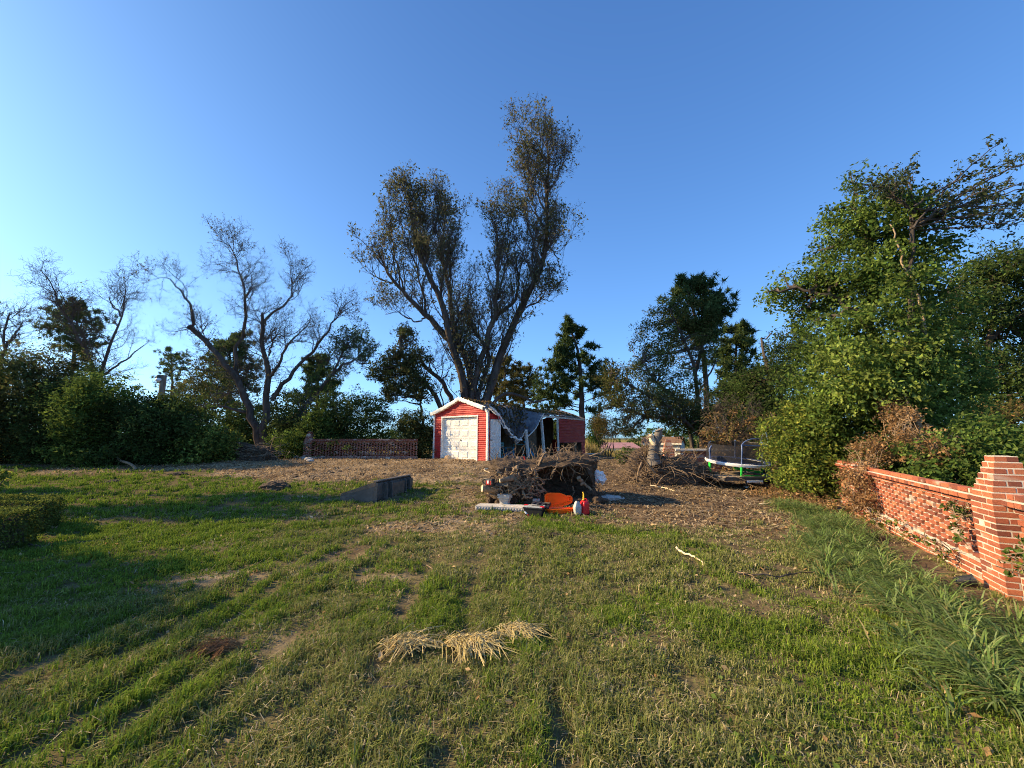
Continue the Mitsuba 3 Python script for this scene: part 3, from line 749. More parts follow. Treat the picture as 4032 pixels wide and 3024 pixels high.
for k, (u, top, d, ru, n, pal, lab) in enumerate([
        (830, 1410, 29, 120, 260, OLIVE + DARK, 'brownish tree behind the left trunk of the large bare tree'),
        (1000, 1560, 28, 110, 200, GREEN + OLIVE[:1], 'olive bushes behind the fork of the large bare tree'),
        (1150, 1530, 27, 90, 200, DARK, 'dark evergreen bush right of the large bare tree'),
        (1195, 1600, 24, 80, 170, DARK, 'dark vine heap under the leaning broken tree')]):
    shrub(lab, 70 + k, u, top, d, ru, int(n * 1.5), pal, 0.17, 2.0, 34, r=0.6, name='background_shrub', category='shrub')
shrub('pale green weeds left of the back wall pier', 75, 1140, 1690, 20.4, 95, 190, YELLOW[2:] + GREEN, 0.11, .8, 26, r=0.3)
shrub('vine covered mound behind the back wall left of the shed', 76, 1390, 1525, 21.8, 180, 680, DARK + GREEN[:1], 0.13, 1.8, 36, r=0.42, lobes=7, name='vine_mound', category='vine mound')
shrub('bright green vines on the left flank of the mound above the wall pier', 77, 1270, 1590, 20.9, 75, 190, YELLOW[2:] + GREEN, 0.13, .8, 28, r=0.36, name='vine_mound', category='vine mound')
shrub('tangled dark vines between the back wall and the shed', 78, 1640, 1610, 20.9, 95, 340, DARK + OLIVE[:2], 0.12, .8, 30, r=0.36)
leafy_tree('broken leaning tree draped in hanging vines left of the tall tree', 79,
           [px_limb([(1725, 1575), (1671, 1505), (1607, 1439), (1590, 1400), (1570, 1330)], 23, .2, .06, -.5), px_limb([(1660, 1580), (1665, 1520), (1690, 1450)], 22.6, .1, .04, 0)],
           [px_blob(1600, 1330, 23, 40, 60, .7), px_blob(1570, 1420, 22.8, 75, 55, 1.0), px_blob(1500, 1470, 22.8, 50, 40, .9), px_blob(1590, 1500, 22.6, 80, 55, 1.0), px_blob(1650, 1420, 22.8, 45, 60, .8), px_blob(1660, 1540, 22.4, 50, 50, .8), px_blob(1540, 1540, 22.8, 40, 40, .8)],
           430, 30, 0.15, OLIVE + DARK, name='vine_draped_tree', r=0.42, shell=0.9)
shrub('brown dead brush with pale twigs behind the trampoline', 80, 2900, 1600, 16.0, 160, 240, BROWN + OLIVE, 0.12, 1.2, 26, r=0.36, name='dead_brush', category='brush')
bare_tree('pale dead branches sticking up from the brown brush', 81, [px_limb([(2885, 1775), (2855 + 32 * k, 1660), (2830 + 42 * k, 1590)], 15.4, .03, .012, .3) for k in range(-1, 4)], n=(9, 5, 3), length=((.6, 1.2), (.3, .6), (.15, .4)), name='dead_branches', up=0.1, twig=.01)
shrub('small dark bush in front of the yellow field', 82, 2470, 1765, 17.5, 42, 70, DARK + GREEN, 0.10, .5, 26, r=0.22)
# evergreens beyond the left edge, whose shadows lie on the lawn
for k, (x, y, z, rx, ry, rz, n, lab) in enumerate([(-11.5, 5.0, 2.4, 1.3, .9, 1.4, 460, 'rounded evergreen beyond the left edge that shades the near hedge'), (-11.8, 4.1, 2.9, 1.4, 1.0, 1.5, 520, 'taller rounded evergreen beyond the left edge that shades the left foreground'),
                                                   (-12.0, 3.0, 2.95, 1.3, .7, 1.4, 420, 'slim evergreen nearest the camera in the row beyond the left edge'), (-22.0, 9.9, 7.6, 2.2, .8, 1.5, 240, 'tall thin evergreen far beyond the left edge'), (-21.0, 11.3, 8.2, 2.0, .5, 1.2, 160, 'second thin evergreen far beyond the left edge')]):
    leafy_tree(lab, 83 + k, [([[x, y, -.1], [x + .1, y, z * .5], [x, y + .1, z]], .14, .04)], [((x, y, z), (rx, ry, rz)), ((x + .3, y, z * .5), (rx * .8, ry * .8, rz * .6))], n, 36, .13, DARK + GREEN, name='evergreen_tree', r=.45, shell=.8)
shrub('dark bush behind the shed, seen through its back window', 88, 2195, 1640, 36, 50, 120, DARK + GREEN, 0.2, 1.0, 30, r=0.5, name='background_shrub')
# ---------------------------------------------------------------- brick walls
BL, BH, BD, JT = 0.198, 0.0505, 0.095, 0.012           # brick length, height, depth, joint
CH = BH + JT
FULL = mikit.ply(cbox((BL, BD, BH), ch=0.003), 'brick_clay_0')
HALF = mikit.ply(cbox((BD, BD, BH), ch=0.003), 'brick_clay_0')
HEADER = mikit.ply(cbox((BD, BL, BH), ch=0.003), 'brick_clay_0')
wall_rng = np.random.default_rng(5)
UX = np.array([0.472, 0.882, 0.0])                     # along the right wall, away from the camera
UN = np.array([-0.882, 0.472, 0.0])                    # its yard side


class Masonry:
    """bricks of one thing, in a frame with x along the wall, y towards the yard, z up"""

    def __init__(self, key, M, dark=False):
        self.key, self.M, self.items, self.dark, self.bed = key, M, [], dark, []

    def lay(self, kind, x, y, z, jig=0.0025, turn=0.0, tone=None, stretch=1.0):
        self.items.append((kind, x + wall_rng.normal(0, jig * .5), y + wall_rng.normal(0, jig), z + wall_rng.normal(0, jig * .3), turn + wall_rng.normal(0, .008), wall_rng.integers(0, 4) if tone is None else tone, stretch))

    def mortar(self, size, center):
        self.bed.append(box(size, center))

    def done(self, limit=300):
        near = sorted(self.items, key=lambda b: np.linalg.norm((self.M @ [b[1], b[2], b[3], 1])[:3] - [0, 0, EYE]))
        ms = []
        for n, (kind, x, y, z, turn, tone, st) in enumerate(near):
            if n < limit:
                m = self.M @ np.array([[math.cos(turn), -math.sin(turn), 0, x], [math.sin(turn), math.cos(turn), 0, y], [0, 0, 1, z], [0, 0, 0, 1.0]]) @ np.diag([st, 1, 1, 1])
                scene[numbered(self.key + '__brick')] = {**kind, 'to_world': T(m), 'bsdf': {'type': 'ref', 'id': BRICKS[tone]}}
            else:
                sz = (BL, BD, BH) if kind is FULL else (BD, BD, BH) if kind is HALF else (BD, BL, BH)
                ms.append(put(box((sz[0] * st, sz[1], sz[2]), (0, 0, 0), trimesh.transformations.rotation_matrix(turn, [0, 0, 1])).apply_translation([x, y, z]), self.M))
        if ms:
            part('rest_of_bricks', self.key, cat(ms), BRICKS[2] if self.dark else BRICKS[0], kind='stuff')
        if self.bed:
            part('mortar', self.key, put(cat(self.bed), self.M), 'mortar')


def course(w, x0, x1, y, z, shift, kind=None):
    """a solid course of stretchers with their faces at y"""
    p = BL + JT
    x = x0 - shift * p
    while x < x1 - 0.01:
        a, b = max(x, x0), min(x + BL, x1)
        if b - a > BL * 0.8:
            w.lay(FULL, (a + b) / 2, y, z)
        elif b - a > 0.05:
            w.lay(HALF, a + BD / 2 if x < x0 or b > x1 - 0.001 and a == max(x, x0) else (a + b) / 2, y, z)
        x += p


def pierced_wall(key, M, length, base=4, lattice=10, top=1, z0=-0.03, limit=300, dark=False):
    """solid base, a band of bricks laid with gaps between them, a solid course and a projecting coping"""
    w = Masonry(key, M, dark)
    for i in range(base):
        z = z0 + CH * (i + .5)
        course(w, 0, length, -BD / 2, z, 0.5 * (i % 2))
    w.mortar((length - .006, 2 * BD, CH * base - .004), (length / 2, -BD - .0035, z0 + CH * base / 2))
    gap = 0.094
    pitch = BL + gap
    for i in range(lattice):
        z = z0 + CH * (base + i + .5)
        x = (0 if i % 2 else -pitch / 2) + .01
        while x < length:
            a, b = max(x, 0.002), min(x + BL, length - 0.002)
            if b - a > BL * .8:
                w.lay(FULL, (a + b) / 2, -BD / 2 - .055, z, turn=0)
            elif b - a > .06:
                w.lay(HALF, (a + b) / 2, -BD / 2 - .055, z)
            x += pitch
        n = int(length / (pitch / 2))
        for k in range(n):                                                     # mortar between a brick and the two below it
            c = .01 + k * pitch / 2 + (BL - pitch / 2) / 2
            w.mortar((BL - pitch / 2, BD - .008, JT + .004), (min(c, length - .05), -BD / 2 - .057, z - CH / 2))
    zt = z0 + CH * (base + lattice)
    for i in range(top):
        course(w, 0, length, -BD / 2 - .03, zt + CH * (i + .5), 0.5 * (i % 2))
    w.mortar((length - .006, BD - .007, CH * top), (length / 2, -BD / 2 - .032, zt + CH * top / 2))
    zc = zt + CH * top
    x = 0.0
    while x < length - .04:                                                    # coping: headers below, stretchers on top
        w.lay(HEADER, x + BD / 2, -BL / 2 + .045, zc + CH * .5)
        x += BD + JT
    course(w, 0, length, -BD / 2 - .02, zc + CH * 1.5, .25)
    w.mortar((length - .02, BL - .028, CH - .006), (length / 2, -BL / 2 + .045, zc + CH * .5))
    w.mortar((length - .02, BD - .02, CH - .014), (length / 2, -BD / 2 - .02, zc + CH * 1.45))
    w.done(limit)
    return zc + 2 * CH


def pier(key, M, courses, steps, w0=0.408, d0=0.408, z0=-0.03, limit=300, dark=False):
    """a square pier of bricks whose top courses step in"""
    w = Masonry(key, M, dark)
    for i in range(courses + steps):
        z = z0 + CH * (i + .5)
        k = max(0, i - courses + 1) / steps
        a, d = w0 * (1 - .56 * k), d0 * (1 - .56 * k)
        cx, cy = w0 / 2, -d0 / 2
        for side in range(4):
            full = a if side % 2 == 0 else d
            out = (d if side % 2 == 0 else a) / 2 - BD / 2
            span = full if (side + i) % 2 == 0 else full - 2 * (BD + JT)
            if span < .03:
                continue
            m = max(1, int(round((span + JT) / (BL + JT))))
            L = (span + JT) / m - JT
            for q in range(m):
                t = -span / 2 + L / 2 + q * (L + JT)
                x, y, turn = ((cx + t, cy + out, 0), (cx + out, cy - t, math.pi / 2), (cx - t, cy - out, 0), (cx - out, cy + t, math.pi / 2))[side]
                w.lay(FULL, x, y, z, turn=turn, stretch=L / BL, jig=.0015)
        w.mortar((a - .007, d - .007, CH - .001), (cx, cy, z + .002))
    w.done(limit)


def wall_frame(origin, ux):
    ux = np.asarray(ux, float) / np.linalg.norm(ux)
    m = np.eye(4)
    m[:3, 0], m[:3, 1], m[:3, 2], m[:3, 3] = ux, [-ux[1], ux[0], 0], [0, 0, 1], origin
    return m


C0 = np.array([5.0, 4.14, 0.0])
nearest = thing('brick_wall', 'near end of the right brick wall, cut off by the right edge of the photograph', 'brick wall', 'lengths of pierced brick wall')
pierced_wall(nearest, wall_frame(C0 - UN * 0.10 - UX * 1.7, UX), 1.69, limit=300)
kp = thing('brick_pier', 'sunlit brick pier with a stepped top in the right brick wall', 'brick pier')
pier(kp, wall_frame(C0, UX), 16, 7)
mid = thing('brick_wall', 'sunlit length of pierced brick wall between the stepped pier and the vines', 'brick wall', 'lengths of pierced brick wall')
pierced_wall(mid, wall_frame(C0 - UN * 0.03 + UX * 0.42, UX), 4.10)
kp2 = thing('brick_pier', 'low brick pier level with the coping, where dead vines cover the right wall', 'brick pier')
pier(kp2, wall_frame(C0 + UX * 4.53 + UN * 0.05, UX), 17, 1, z0=-0.03)
farw = thing('brick_wall', 'far shaded length of the right brick wall running up to the yellow green bush', 'brick wall', 'lengths of pierced brick wall')
pierced_wall(farw, wall_frame(C0 - UN * 0.03 + UX * 4.955 + [0, 0, .03], UX), 4.0, limit=60)
kp3 = thing('brick_pier', 'dark brick pier at the far end of the right wall, half hidden by the bush', 'brick pier')
pier(kp3, wall_frame(C0 + UX * 8.96 + UN * 0.06 + [0, 0, .03], UX), 17, 1, limit=40)

# the shaded wall at the back, left of the shed
BP = at(1222, 1806, 20.0)
BP[2] = float(ground_z(BP[0], BP[1]))
BE = at(1640, 1806, 19.9)
bu = np.array([BE[0] - BP[0], BE[1] - BP[1], 0])
bl = float(np.linalg.norm(bu))
bu /= bl
bw = thing('brick_wall', 'shaded pierced brick wall at the back, between its stepped pier and the red shed', 'brick wall', 'lengths of pierced brick wall')
# this wall is seen from its other side: x runs from right to left so that y faces the camera
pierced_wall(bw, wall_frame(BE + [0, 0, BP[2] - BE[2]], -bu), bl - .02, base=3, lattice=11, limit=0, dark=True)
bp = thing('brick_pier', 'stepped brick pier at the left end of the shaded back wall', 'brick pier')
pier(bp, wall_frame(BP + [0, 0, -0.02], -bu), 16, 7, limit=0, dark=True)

# ruined wall right of centre
RP = at(2642, 1800, 15.6)
RP[2] = float(ground_z(RP[0], RP[1])) - .02
rp = thing('brick_pier', 'lone stepped brick pier standing beside the uprooted stump', 'brick pier')
pier(rp, wall_frame(RP + [.2, .1, 0], (-1, .25, 0)), 15, 7, limit=0)
rw = thing('brick_wall', 'broken remains of a brick wall with loose pale coping right of the lone pier', 'brick wall', 'lengths of pierced brick wall')
w = Masonry(rw, wall_frame(RP + [2.6, -.2, 0], (-1, .14, 0)))
for i in range(14):
    course(w, wall_rng.uniform(0, .4), 2.35 - .10 * abs(i - 7) * wall_rng.random(), -BD / 2, CH * (i + .5), .5 * (i % 2))
w.mortar((2.2, BD - .02, CH * 12), (1.2, -BD / 2, CH * 6))
w.done(0)
cm = put(cbox((2.3, .30, .09), (1.25, -.05, CH * 14 + .05), ch=.02), w.M)
part('coping', rw, cm, 'concrete', label='pale broken coping slab')

# the old wall under the left thicket, hardly lit
LW0, LW1 = np.array([-27.0, 17.0, 0.2]), np.array([-12.6, 18.0, .35])
lu = LW1 - LW0
ll = float(np.linalg.norm(lu[:2]))
lw = thing('brick_wall', 'dark brick wall almost lost in shade under the left thicket', 'brick wall', 'lengths of pierced brick wall')
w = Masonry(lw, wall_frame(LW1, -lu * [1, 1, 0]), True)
for i in range(17):
    p = BL + JT
    for x in np.arange(-.5 * p * (i % 2), ll - p, p):
        w.lay(FULL, x + p, -BD / 2, CH * (i + .5))
w.mortar((ll - .05, BD - .02, CH * 17), (ll / 2, -BD / 2, CH * 8.5))
w.done(0)
# ---------------------------------------------------------------- the red metal shed
SZ = 0.53
SN = at(1920, 1813, 18.2)
SN[2] = SZ
SF = np.array([-0.80, 0.60, 0.0])                   # along the front, to the left
SS = np.array([0.60, 0.80, 0.0])                    # along the right side, to the back
SM = np.eye(4)
SM[:3, 0], SM[:3, 1], SM[:3, 3] = SS, SF, SN        # local: x to the back, y to the left, z up
W, LEN, EAVE, RIDGE = 3.71, 10.1, 2.40, 3.02
shed_rng = np.random.default_rng(17)


def ribs(z):
    """depth of the ribbed sheet at height z: a raised rib every 23 cm with a low swage between"""
    t = np.mod(z / 0.19, 1.0)
    return 0.022 * (ss(0.0, .10, t) - ss(.24, .36, t)) + 0.009 * (ss(.56, .62, t) - ss(.70, .78, t))


def sheet(x0, x1, z0, ztop, nx=10, dent=0.0, flip=1.0, seed=0):
    """ribbed sheet in the xz plane facing -y (flip 1); ztop may be a function of x. returns a mesh"""
    zt = ztop if callable(ztop) else (lambda x: ztop)
    xs = np.linspace(x0, x1, nx)
    nz = int((max(zt(x) for x in xs) - z0) / 0.012) + 2
    V = np.zeros((nz, nx, 3))
    for j, x in enumerate(xs):
        z = np.minimum(z0 + np.arange(nz) * .012, zt(x))
        y = -flip * ribs(z)
        if dent:
            y = y + dent * (nfbm(np.stack([x * 2.2 + 0 * z, z * 2.6, 0 * z + seed], -1), 3, 5) - .5) * ss(1.2, 2.6, z)
        V[:, j] = np.stack([x + 0 * z, y, z], -1)
    return grid_mesh(V)


SHED = thing('shed', 'red ribbed metal shed with a white garage door and a caved in roof', 'shed')
FR = SM @ np.array([[0, -1, 0, 0], [1, 0, 0, 0], [0, 0, 1, 0], [0, 0, 0, 1.0]])      # front: x to the left, y to the back -> z up
FRONT = np.eye(4)
FRONT[:3, 0], FRONT[:3, 1], FRONT[:3, 3] = -SF, SS, SN + SF * W                       # x left to right, y to the back
SIDE = np.eye(4)
SIDE[:3, 0], SIDE[:3, 1], SIDE[:3, 3] = SS, SF, SN                                    # x to the back, y inwards
LEFT = np.eye(4)
LEFT[:3, 0], LEFT[:3, 1], LEFT[:3, 3] = SS, SF, SN + SF * W


def sp(name, m, bsdf, M, parent=None, **k):
    return part(name, parent or SHED, put(m, M), bsdf, **k)


def gable(x):
    return EAVE - .06 + (RIDGE - EAVE) * (1 - abs(x - W * .5) / (W * .5)) - 0.02


D0, D1, DH = .62, 3.04, 2.08
sp('wall_panel', sheet(.06, D0, 0.0, gable, 6), 'red_metal', FRONT, smooth=45)
sp('wall_panel', sheet(D1, W - .06, 0.0, gable, 6, .05, seed=2), 'red_metal', FRONT, smooth=45)
sp('wall_panel', sheet(D0, D1, DH + .05, gable, 24, .10, seed=4), 'red_metal', FRONT, smooth=45, label='creased red panel over the garage door')
sp('corner_trim', cbox((.10, .10, EAVE), (.02, .0, EAVE / 2), ch=.006), 'white_paint', FRONT)
sp('corner_trim', cbox((.11, .10, EAVE - .05), (W - .02, .0, EAVE / 2), ch=.006), 'white_paint', FRONT)
sp('corner_trim', hull(shed_rng.normal(0, .05, (16, 3)) * [1.2, .6, 1.3] + [W - .06, -.04, EAVE - .02]), 'white_paint', FRONT, label='crumpled end of the corner trim')
# garage door
gd = sp('garage_door', cbox((D1 - D0, .04, DH), ((D0 + D1) / 2, .13, DH / 2), ch=.004), 'white_paint', FRONT)
pw, ph = (D1 - D0) / 4, DH / 4
for r in range(4):
    for c in range(4):
        cx, cz = D0 + (c + .5) * pw, (r + .5) * ph
        a, b = pw * .37, ph * .30
        outer = np.array([[cx + s * a * .84, .088, cz + t * b * .76] for s in (-1, 1) for t in (-1, 1)])
        inner = np.array([[cx + s * a, .112, cz + t * b] for s in (-1, 1) for t in (-1, 1)])
        part('door_panel', gd, put(hull(np.vstack([outer, inner])), FRONT), 'white_paint')
for r in range(1, 4):
    part('seam', gd, put(box((D1 - D0 - .02, .006, .010), ((D0 + D1) / 2, .109, r * ph)), FRONT), 'grey_metal')
part('handle', gd, put(cat([cbox((.10, .03, .025), ((D0 + D1) / 2 + .02, .09, .98), ch=.006), cbox((.03, .04, .07), ((D0 + D1) / 2 + .02, .085, .97), ch=.006)]), FRONT), 'dark_steel')
for nm, m in (('door_jamb', cbox((.07, .15, DH + .04), (D0 - .025, .04, (DH + .04) / 2), ch=.004)), ('door_jamb', cbox((.06, .15, DH + .04), (D1 + .02, .04, (DH + .04) / 2), ch=.004)), ('door_head', cbox((D1 - D0 + .16, .151, .07), ((D0 + D1) / 2, .04, DH + .06), ch=.004))):
    sp(nm, m, 'white_paint', FRONT)
# slab, left, back and inner walls
sp('floor_slab', cbox((LEN + .2, W + .1, .22), (LEN / 2, W / 2, -.12), ch=.01), 'concrete', SIDE)
sp('wall_panel', sheet(0.05, LEN, 0, EAVE, 4, flip=-1), 'red_metal', LEFT, smooth=45)
BACKF = np.eye(4)
BACKF[:3, 0], BACKF[:3, 1], BACKF[:3, 3] = -SF, SS, SN + SF * W + SS * LEN
sp('wall_panel', sheet(0, 1.2, 0, gable, 6, flip=-1), 'red_metal', BACKF, smooth=45)
sp('wall_panel', sheet(1.7, W, 0, gable, 8, flip=-1), 'red_metal', BACKF, smooth=45)
sp('wall_panel', sheet(1.2, 1.7, 0, .95, 3, flip=-1), 'red_metal', BACKF, smooth=45)
# right side: door, fallen bay, remaining panel
sp('wall_panel', sheet(0.0, .16, 0, EAVE - .1, 3), 'red_metal', SIDE, smooth=45)
sp('wall_panel', sheet(.16, 1.02, 1.98, lambda x: EAVE - .12 - .15 * x, 5), 'red_metal', SIDE, smooth=45)
sd = sp('side_door', cbox((.80, .045, 1.95), (.59, .02, .985), ch=.004), 'white_paint', SIDE, label='white panelled side door in shade')
for zz, hh in ((.45, .62), (1.02, .36), (1.55, .58)):
    for xx in (.40, .78):
        part('door_panel', sd, put(hull([[xx + s * .13, -.004, zz + t * hh / 2] for s in (-1, 1) for t in (-1, 1)] + [[xx + s * .10, -.016, zz + t * (hh / 2 - .03)] for s in (-1, 1) for t in (-1, 1)]), SIDE), 'white_paint')
part('handle', sd, put(cat([cbox((.10, .03, .02), (.27, -.03, .98), ch=.004), trimesh.creation.cylinder(.025, .03).apply_transform(trimesh.transformations.rotation_matrix(math.pi / 2, [1, 0, 0])).apply_translation([.24, -.015, .98])]), SIDE), 'dark_steel')
sp('wall_panel', sheet(6.62, LEN, .80, EAVE - .06, 26, .07, seed=9), 'red_metal', SIDE, smooth=45, label='dented red side panel with open space below')
sp('wall_panel', sheet(9.55, LEN, .02, .8, 4), 'red_metal', SIDE, smooth=45)


def post(a, b, w=.10):
    a, b = np.array(a, float), np.array(b, float)
    d = (b - a) / np.linalg.norm(b - a)
    s1 = np.cross(d, [0, 1, 0.01])
    s1 /= np.linalg.norm(s1)
    s2 = np.cross(d, s1)
    return hull([p + s1 * s * w / 2 + s2 * t * w / 2 for p in (a, b) for s in (-1, 1) for t in (-1, 1)])


sp('post', post((3.32, -.02, 0), (2.95, -.12, 1.50), .12), 'white_paint', SIDE, label='leaning white post under the sagging roof edge')
sp('post', post((4.95, .0, 0), (4.65, .0, EAVE - .12), .12), 'white_paint', SIDE, label='tilted white post at the end of the caved in roof')
sp('post', post((6.58, .02, 0), (6.50, .02, EAVE - .1), .09), 'white_paint', SIDE)
sp('post', post((LEN - .02, .05, -.1), (LEN - .05, .05, EAVE - .1), .09), 'dark_steel', SIDE)
sp('post', post((8.8, .05, 0), (8.8, .05, .85), .08), 'timber', SIDE)
sp('eave_beam', post((4.6, .02, EAVE - .09), (LEN, .02, EAVE - .09), .11), 'white_paint', SIDE)
sp('inner_lining', box((LEN - .3, .02, EAVE - .1), (LEN / 2, -.06, EAVE / 2)), 'timber', LEFT)
sp('inner_lining', box((1.2, .02, EAVE), (.6, -.06, EAVE / 2)), 'timber', BACKF)
sp('inner_lining', box((W - 1.7, .02, EAVE), (1.7 + (W - 1.7) / 2, -.06, EAVE / 2)), 'timber', BACKF)
sp('inner_lining', box((W - .3, .02, EAVE), (W / 2, .22, EAVE / 2)), 'timber', FRONT)
sp('window_frame', cat([box((.06, .05, 1.4), (1.22, 0, 1.65)), box((.06, .05, 1.4), (1.68, 0, 1.65)), box((.5, .051, .05), (1.45, 0, 2.32)), box((.5, .051, .05), (1.45, 0, 1.66)), box((.5, .051, .05), (1.45, 0, .97))]), 'timber', BACKF)
sp('inner_wall', sheet(5.15, 5.95, .0, EAVE - .1, 3), 'timber', SIDE @ np.array([[1, 0, 0, .0], [0, 1, 0, 1.2], [0, 0, 1, 0], [0, 0, 0, 1.0]]), smooth=45)


# roof: left slope and rear right slope whole, front right slope caved in
def eave_z(s):
    ks = [0, .25, .7, 1.2, 1.7, 2.2, 2.6, 2.95, 3.25, 3.6, 4.0, 4.35, 4.7, 6, 8, LEN + .12]
    kz = [EAVE + .04, EAVE - .1, 2.02, 1.62, 1.22, .98, .92, 1.46, 1.12, 1.28, 1.60, 2.05, EAVE + .02, EAVE + .02, EAVE - .02, EAVE - .06]
    return np.interp(s, ks, kz)


def roof_part(s0, s1, ns, nt, seed, wrinkle):
    s = np.linspace(s0, s1, ns)[:, None]
    t = np.linspace(0, 1, nt)[None]
    sag = -.16 * np.sin(np.clip(s / LEN, 0, 1) * math.pi) * (1 - t) - .05 * np.sin(t * math.pi) * 0
    ez = eave_z(s)
    dip = np.clip((EAVE - ez) / 1.3, 0, 1)
    z = RIDGE + sag + (EAVE + .02 - RIDGE) * t + (ez - EAVE - .02) * ss(0.22, 1.0, t) ** 1.15
    y = W / 2 * (1 - t) - .10 * t + dip * .25 * t - .12 * dip * ss(.5, 1, t)
    q = np.stack([s + 0 * t, y + 0 * s, z], -1)
    w = nfbm(np.stack([q[..., 0] * 2.1, q[..., 1] * 3.0, q[..., 2] * 1.2 + seed], -1), 3, 7) - .5
    fold = np.abs(np.mod(q[..., 0] * 1.35 + .8 * w + .25 * t, 1) - .5)
    ray_ = np.arctan2(q[..., 0] - 2.5, 1.25 - t * 1.1) * 2.2                       # pleats fanning out from the lowest point
    pl = np.abs(np.mod(ray_ * 1.9 + .9 * w, 1) - .5) * 2
    pl2 = np.abs(np.mod(ray_ * 4.3 - 1.7 * w + .3, 1) - .5) * 2
    amp = wrinkle * np.minimum(1, dip * 1.2 + .35 * ss(4.5, 3.9, q[..., 0]) * ss(.4, 1.0, q[..., 0])) * ss(.10, .45, t)
    push = amp * (.30 * (pl - .5) + .10 * (pl2 - .5) + .45 * w + .22 * fold)
    q[..., 2] += push * .75 + .016 * (np.abs(np.mod((s + 0 * t) / .23, 1) - .5) < .12)
    q[..., 1] -= push * .75
    return grid_mesh(q), q


rf, Q = roof_part(-.14, 4.75, 150, 26, 3, 1.0)
roof = sp('roof_sheet', rf, 'grey_metal', SIDE, smooth=50, label='caved in roof sheet hanging down over the open side')
edge = Q[:, -1]
strip = np.stack([edge + [0, -.015, .02], edge + [0, -.025, -.02], edge + [0, -.015, -.055]], 1)
strip[60:86, 2] += [0, .05, .12]
part('edge_trim', roof, put(grid_mesh(strip), SIDE), 'white_paint', label='bent white trim along the torn roof edge')
rr, Q2 = roof_part(4.70, LEN + .14, 160, 12, 5, .3)
sp('roof_sheet', rr, 'weathered_roof', SIDE, smooth=50)
lft = np.stack([np.stack([np.linspace(-.14, LEN + .14, 160), 0 * np.linspace(0, 1, 160) + y, z - .16 * np.sin(np.clip(np.linspace(-.14, LEN + .14, 160) / LEN, 0, 1) * math.pi) * kk + .016 * (np.abs(np.mod(np.linspace(-.14, LEN + .14, 160) / .23, 1) - .5) < .12)], -1)
                for y, z, kk in ((W / 2, RIDGE, 1), (W * .75, (RIDGE + EAVE) / 2, .5), (W + .10, EAVE + .0, 0))], 1)
sp('roof_sheet', grid_mesh(lft), 'weathered_roof', SIDE, smooth=50)
# white gable trim, bent on its right half
gx0 = np.linspace(0, 1, 30)
for nm, pts in (('gable_trim', [(-.16, EAVE - .05), (.9, 2.66), (W / 2 + .02, RIDGE + .03)]), ('gable_trim', [(W / 2 - .02, RIDGE + .03), (W / 2 + .7, 2.82), (W - .55, 2.62), (W - .2, 2.52)])):
    q = spline([(x, 0, z) for x, z in pts], 24)
    q[:, 2] += .012 * shed_rng.normal(size=24)
    V = np.stack([np.stack([q[:, 0], -.17 + 0 * q[:, 0], q[:, 2] + .06], -1), np.stack([q[:, 0], -.185 + 0 * q[:, 0], q[:, 2]], -1), np.stack([q[:, 0], -.17 + 0 * q[:, 0], q[:, 2] - .11], -1)], 1)
    V2 = np.concatenate([V, V[:, ::-1] + [0, .19, .0]], 1)
    sp(nm, grid_mesh(V2), 'white_paint', FRONT, smooth=40)
q = spline([(-.1, -.14, 2.50), (.3, -.22, 2.34), (.62, -.26, 2.06), (.95, -.2, 1.74), (1.1, -.28, 1.52), (1.45, -.26, 1.27), (1.9, -.2, 1.06), (2.5, -.15, .99)], 40) + shed_rng.normal(0, .014, (40, 3))
tw = np.linspace(0, 1, 40)[:, None]
V = np.stack([q + [0, -.02, .05], q + np.c_[.03 * tw, -.05 + 0 * tw, -.01 + 0 * tw], q + np.c_[.05 * tw, -.02 + 0 * tw, -.08 + .03 * tw]], 1)
sp('gable_trim', grid_mesh(V), 'white_paint', SIDE, smooth=40, label='long white trim strip peeled off and hanging to the right')
sp('ceiling_rafter', cat([post((x, .1, EAVE - .12), (x, W / 2, RIDGE - .22), .06) for x in (5.2, 6.4, 7.6, 8.8)] + [post((x, W - .05, EAVE - .12), (x, W / 2, RIDGE - .22), .06) for x in (1.2, 2.4, 3.6, 5.2, 6.4, 7.6, 8.8)]), 'timber', SIDE, kind='stuff')


# ---- things standing in and around the shed
def side_pt(s, y, z=0.0):
    return (SM @ [s, y, z, 1.0])[:3]


# folding chair
ck = thing('folding_chair', 'teal folding metal chair inside the open side of the shed', 'chair')
CM = frame(side_pt(1.75, .75), (-.96, -.28, 0))
part('seat', ck, put(cat([box((.40, .05, .02), (0, -.17 + .075 * i, .45)) for i in range(6)]), CM), 'teal_paint')
part('backrest', ck, put(cat([box((.40, .02, .10), (0, .20, .80)), box((.40, .02, .06), (0, .19, .68))]), CM), 'teal_paint')
for s in (-1, 1):
    part('leg', ck, put(tube([(s * .20, .22, .86), (s * .20, .17, .45), (s * .20, -.24, .0)], .013, 6), CM), 'teal_paint')
    part('leg', ck, put(tube([(s * .18, -.18, .46), (s * .18, .22, .0)], .013, 6), CM), 'teal_paint')
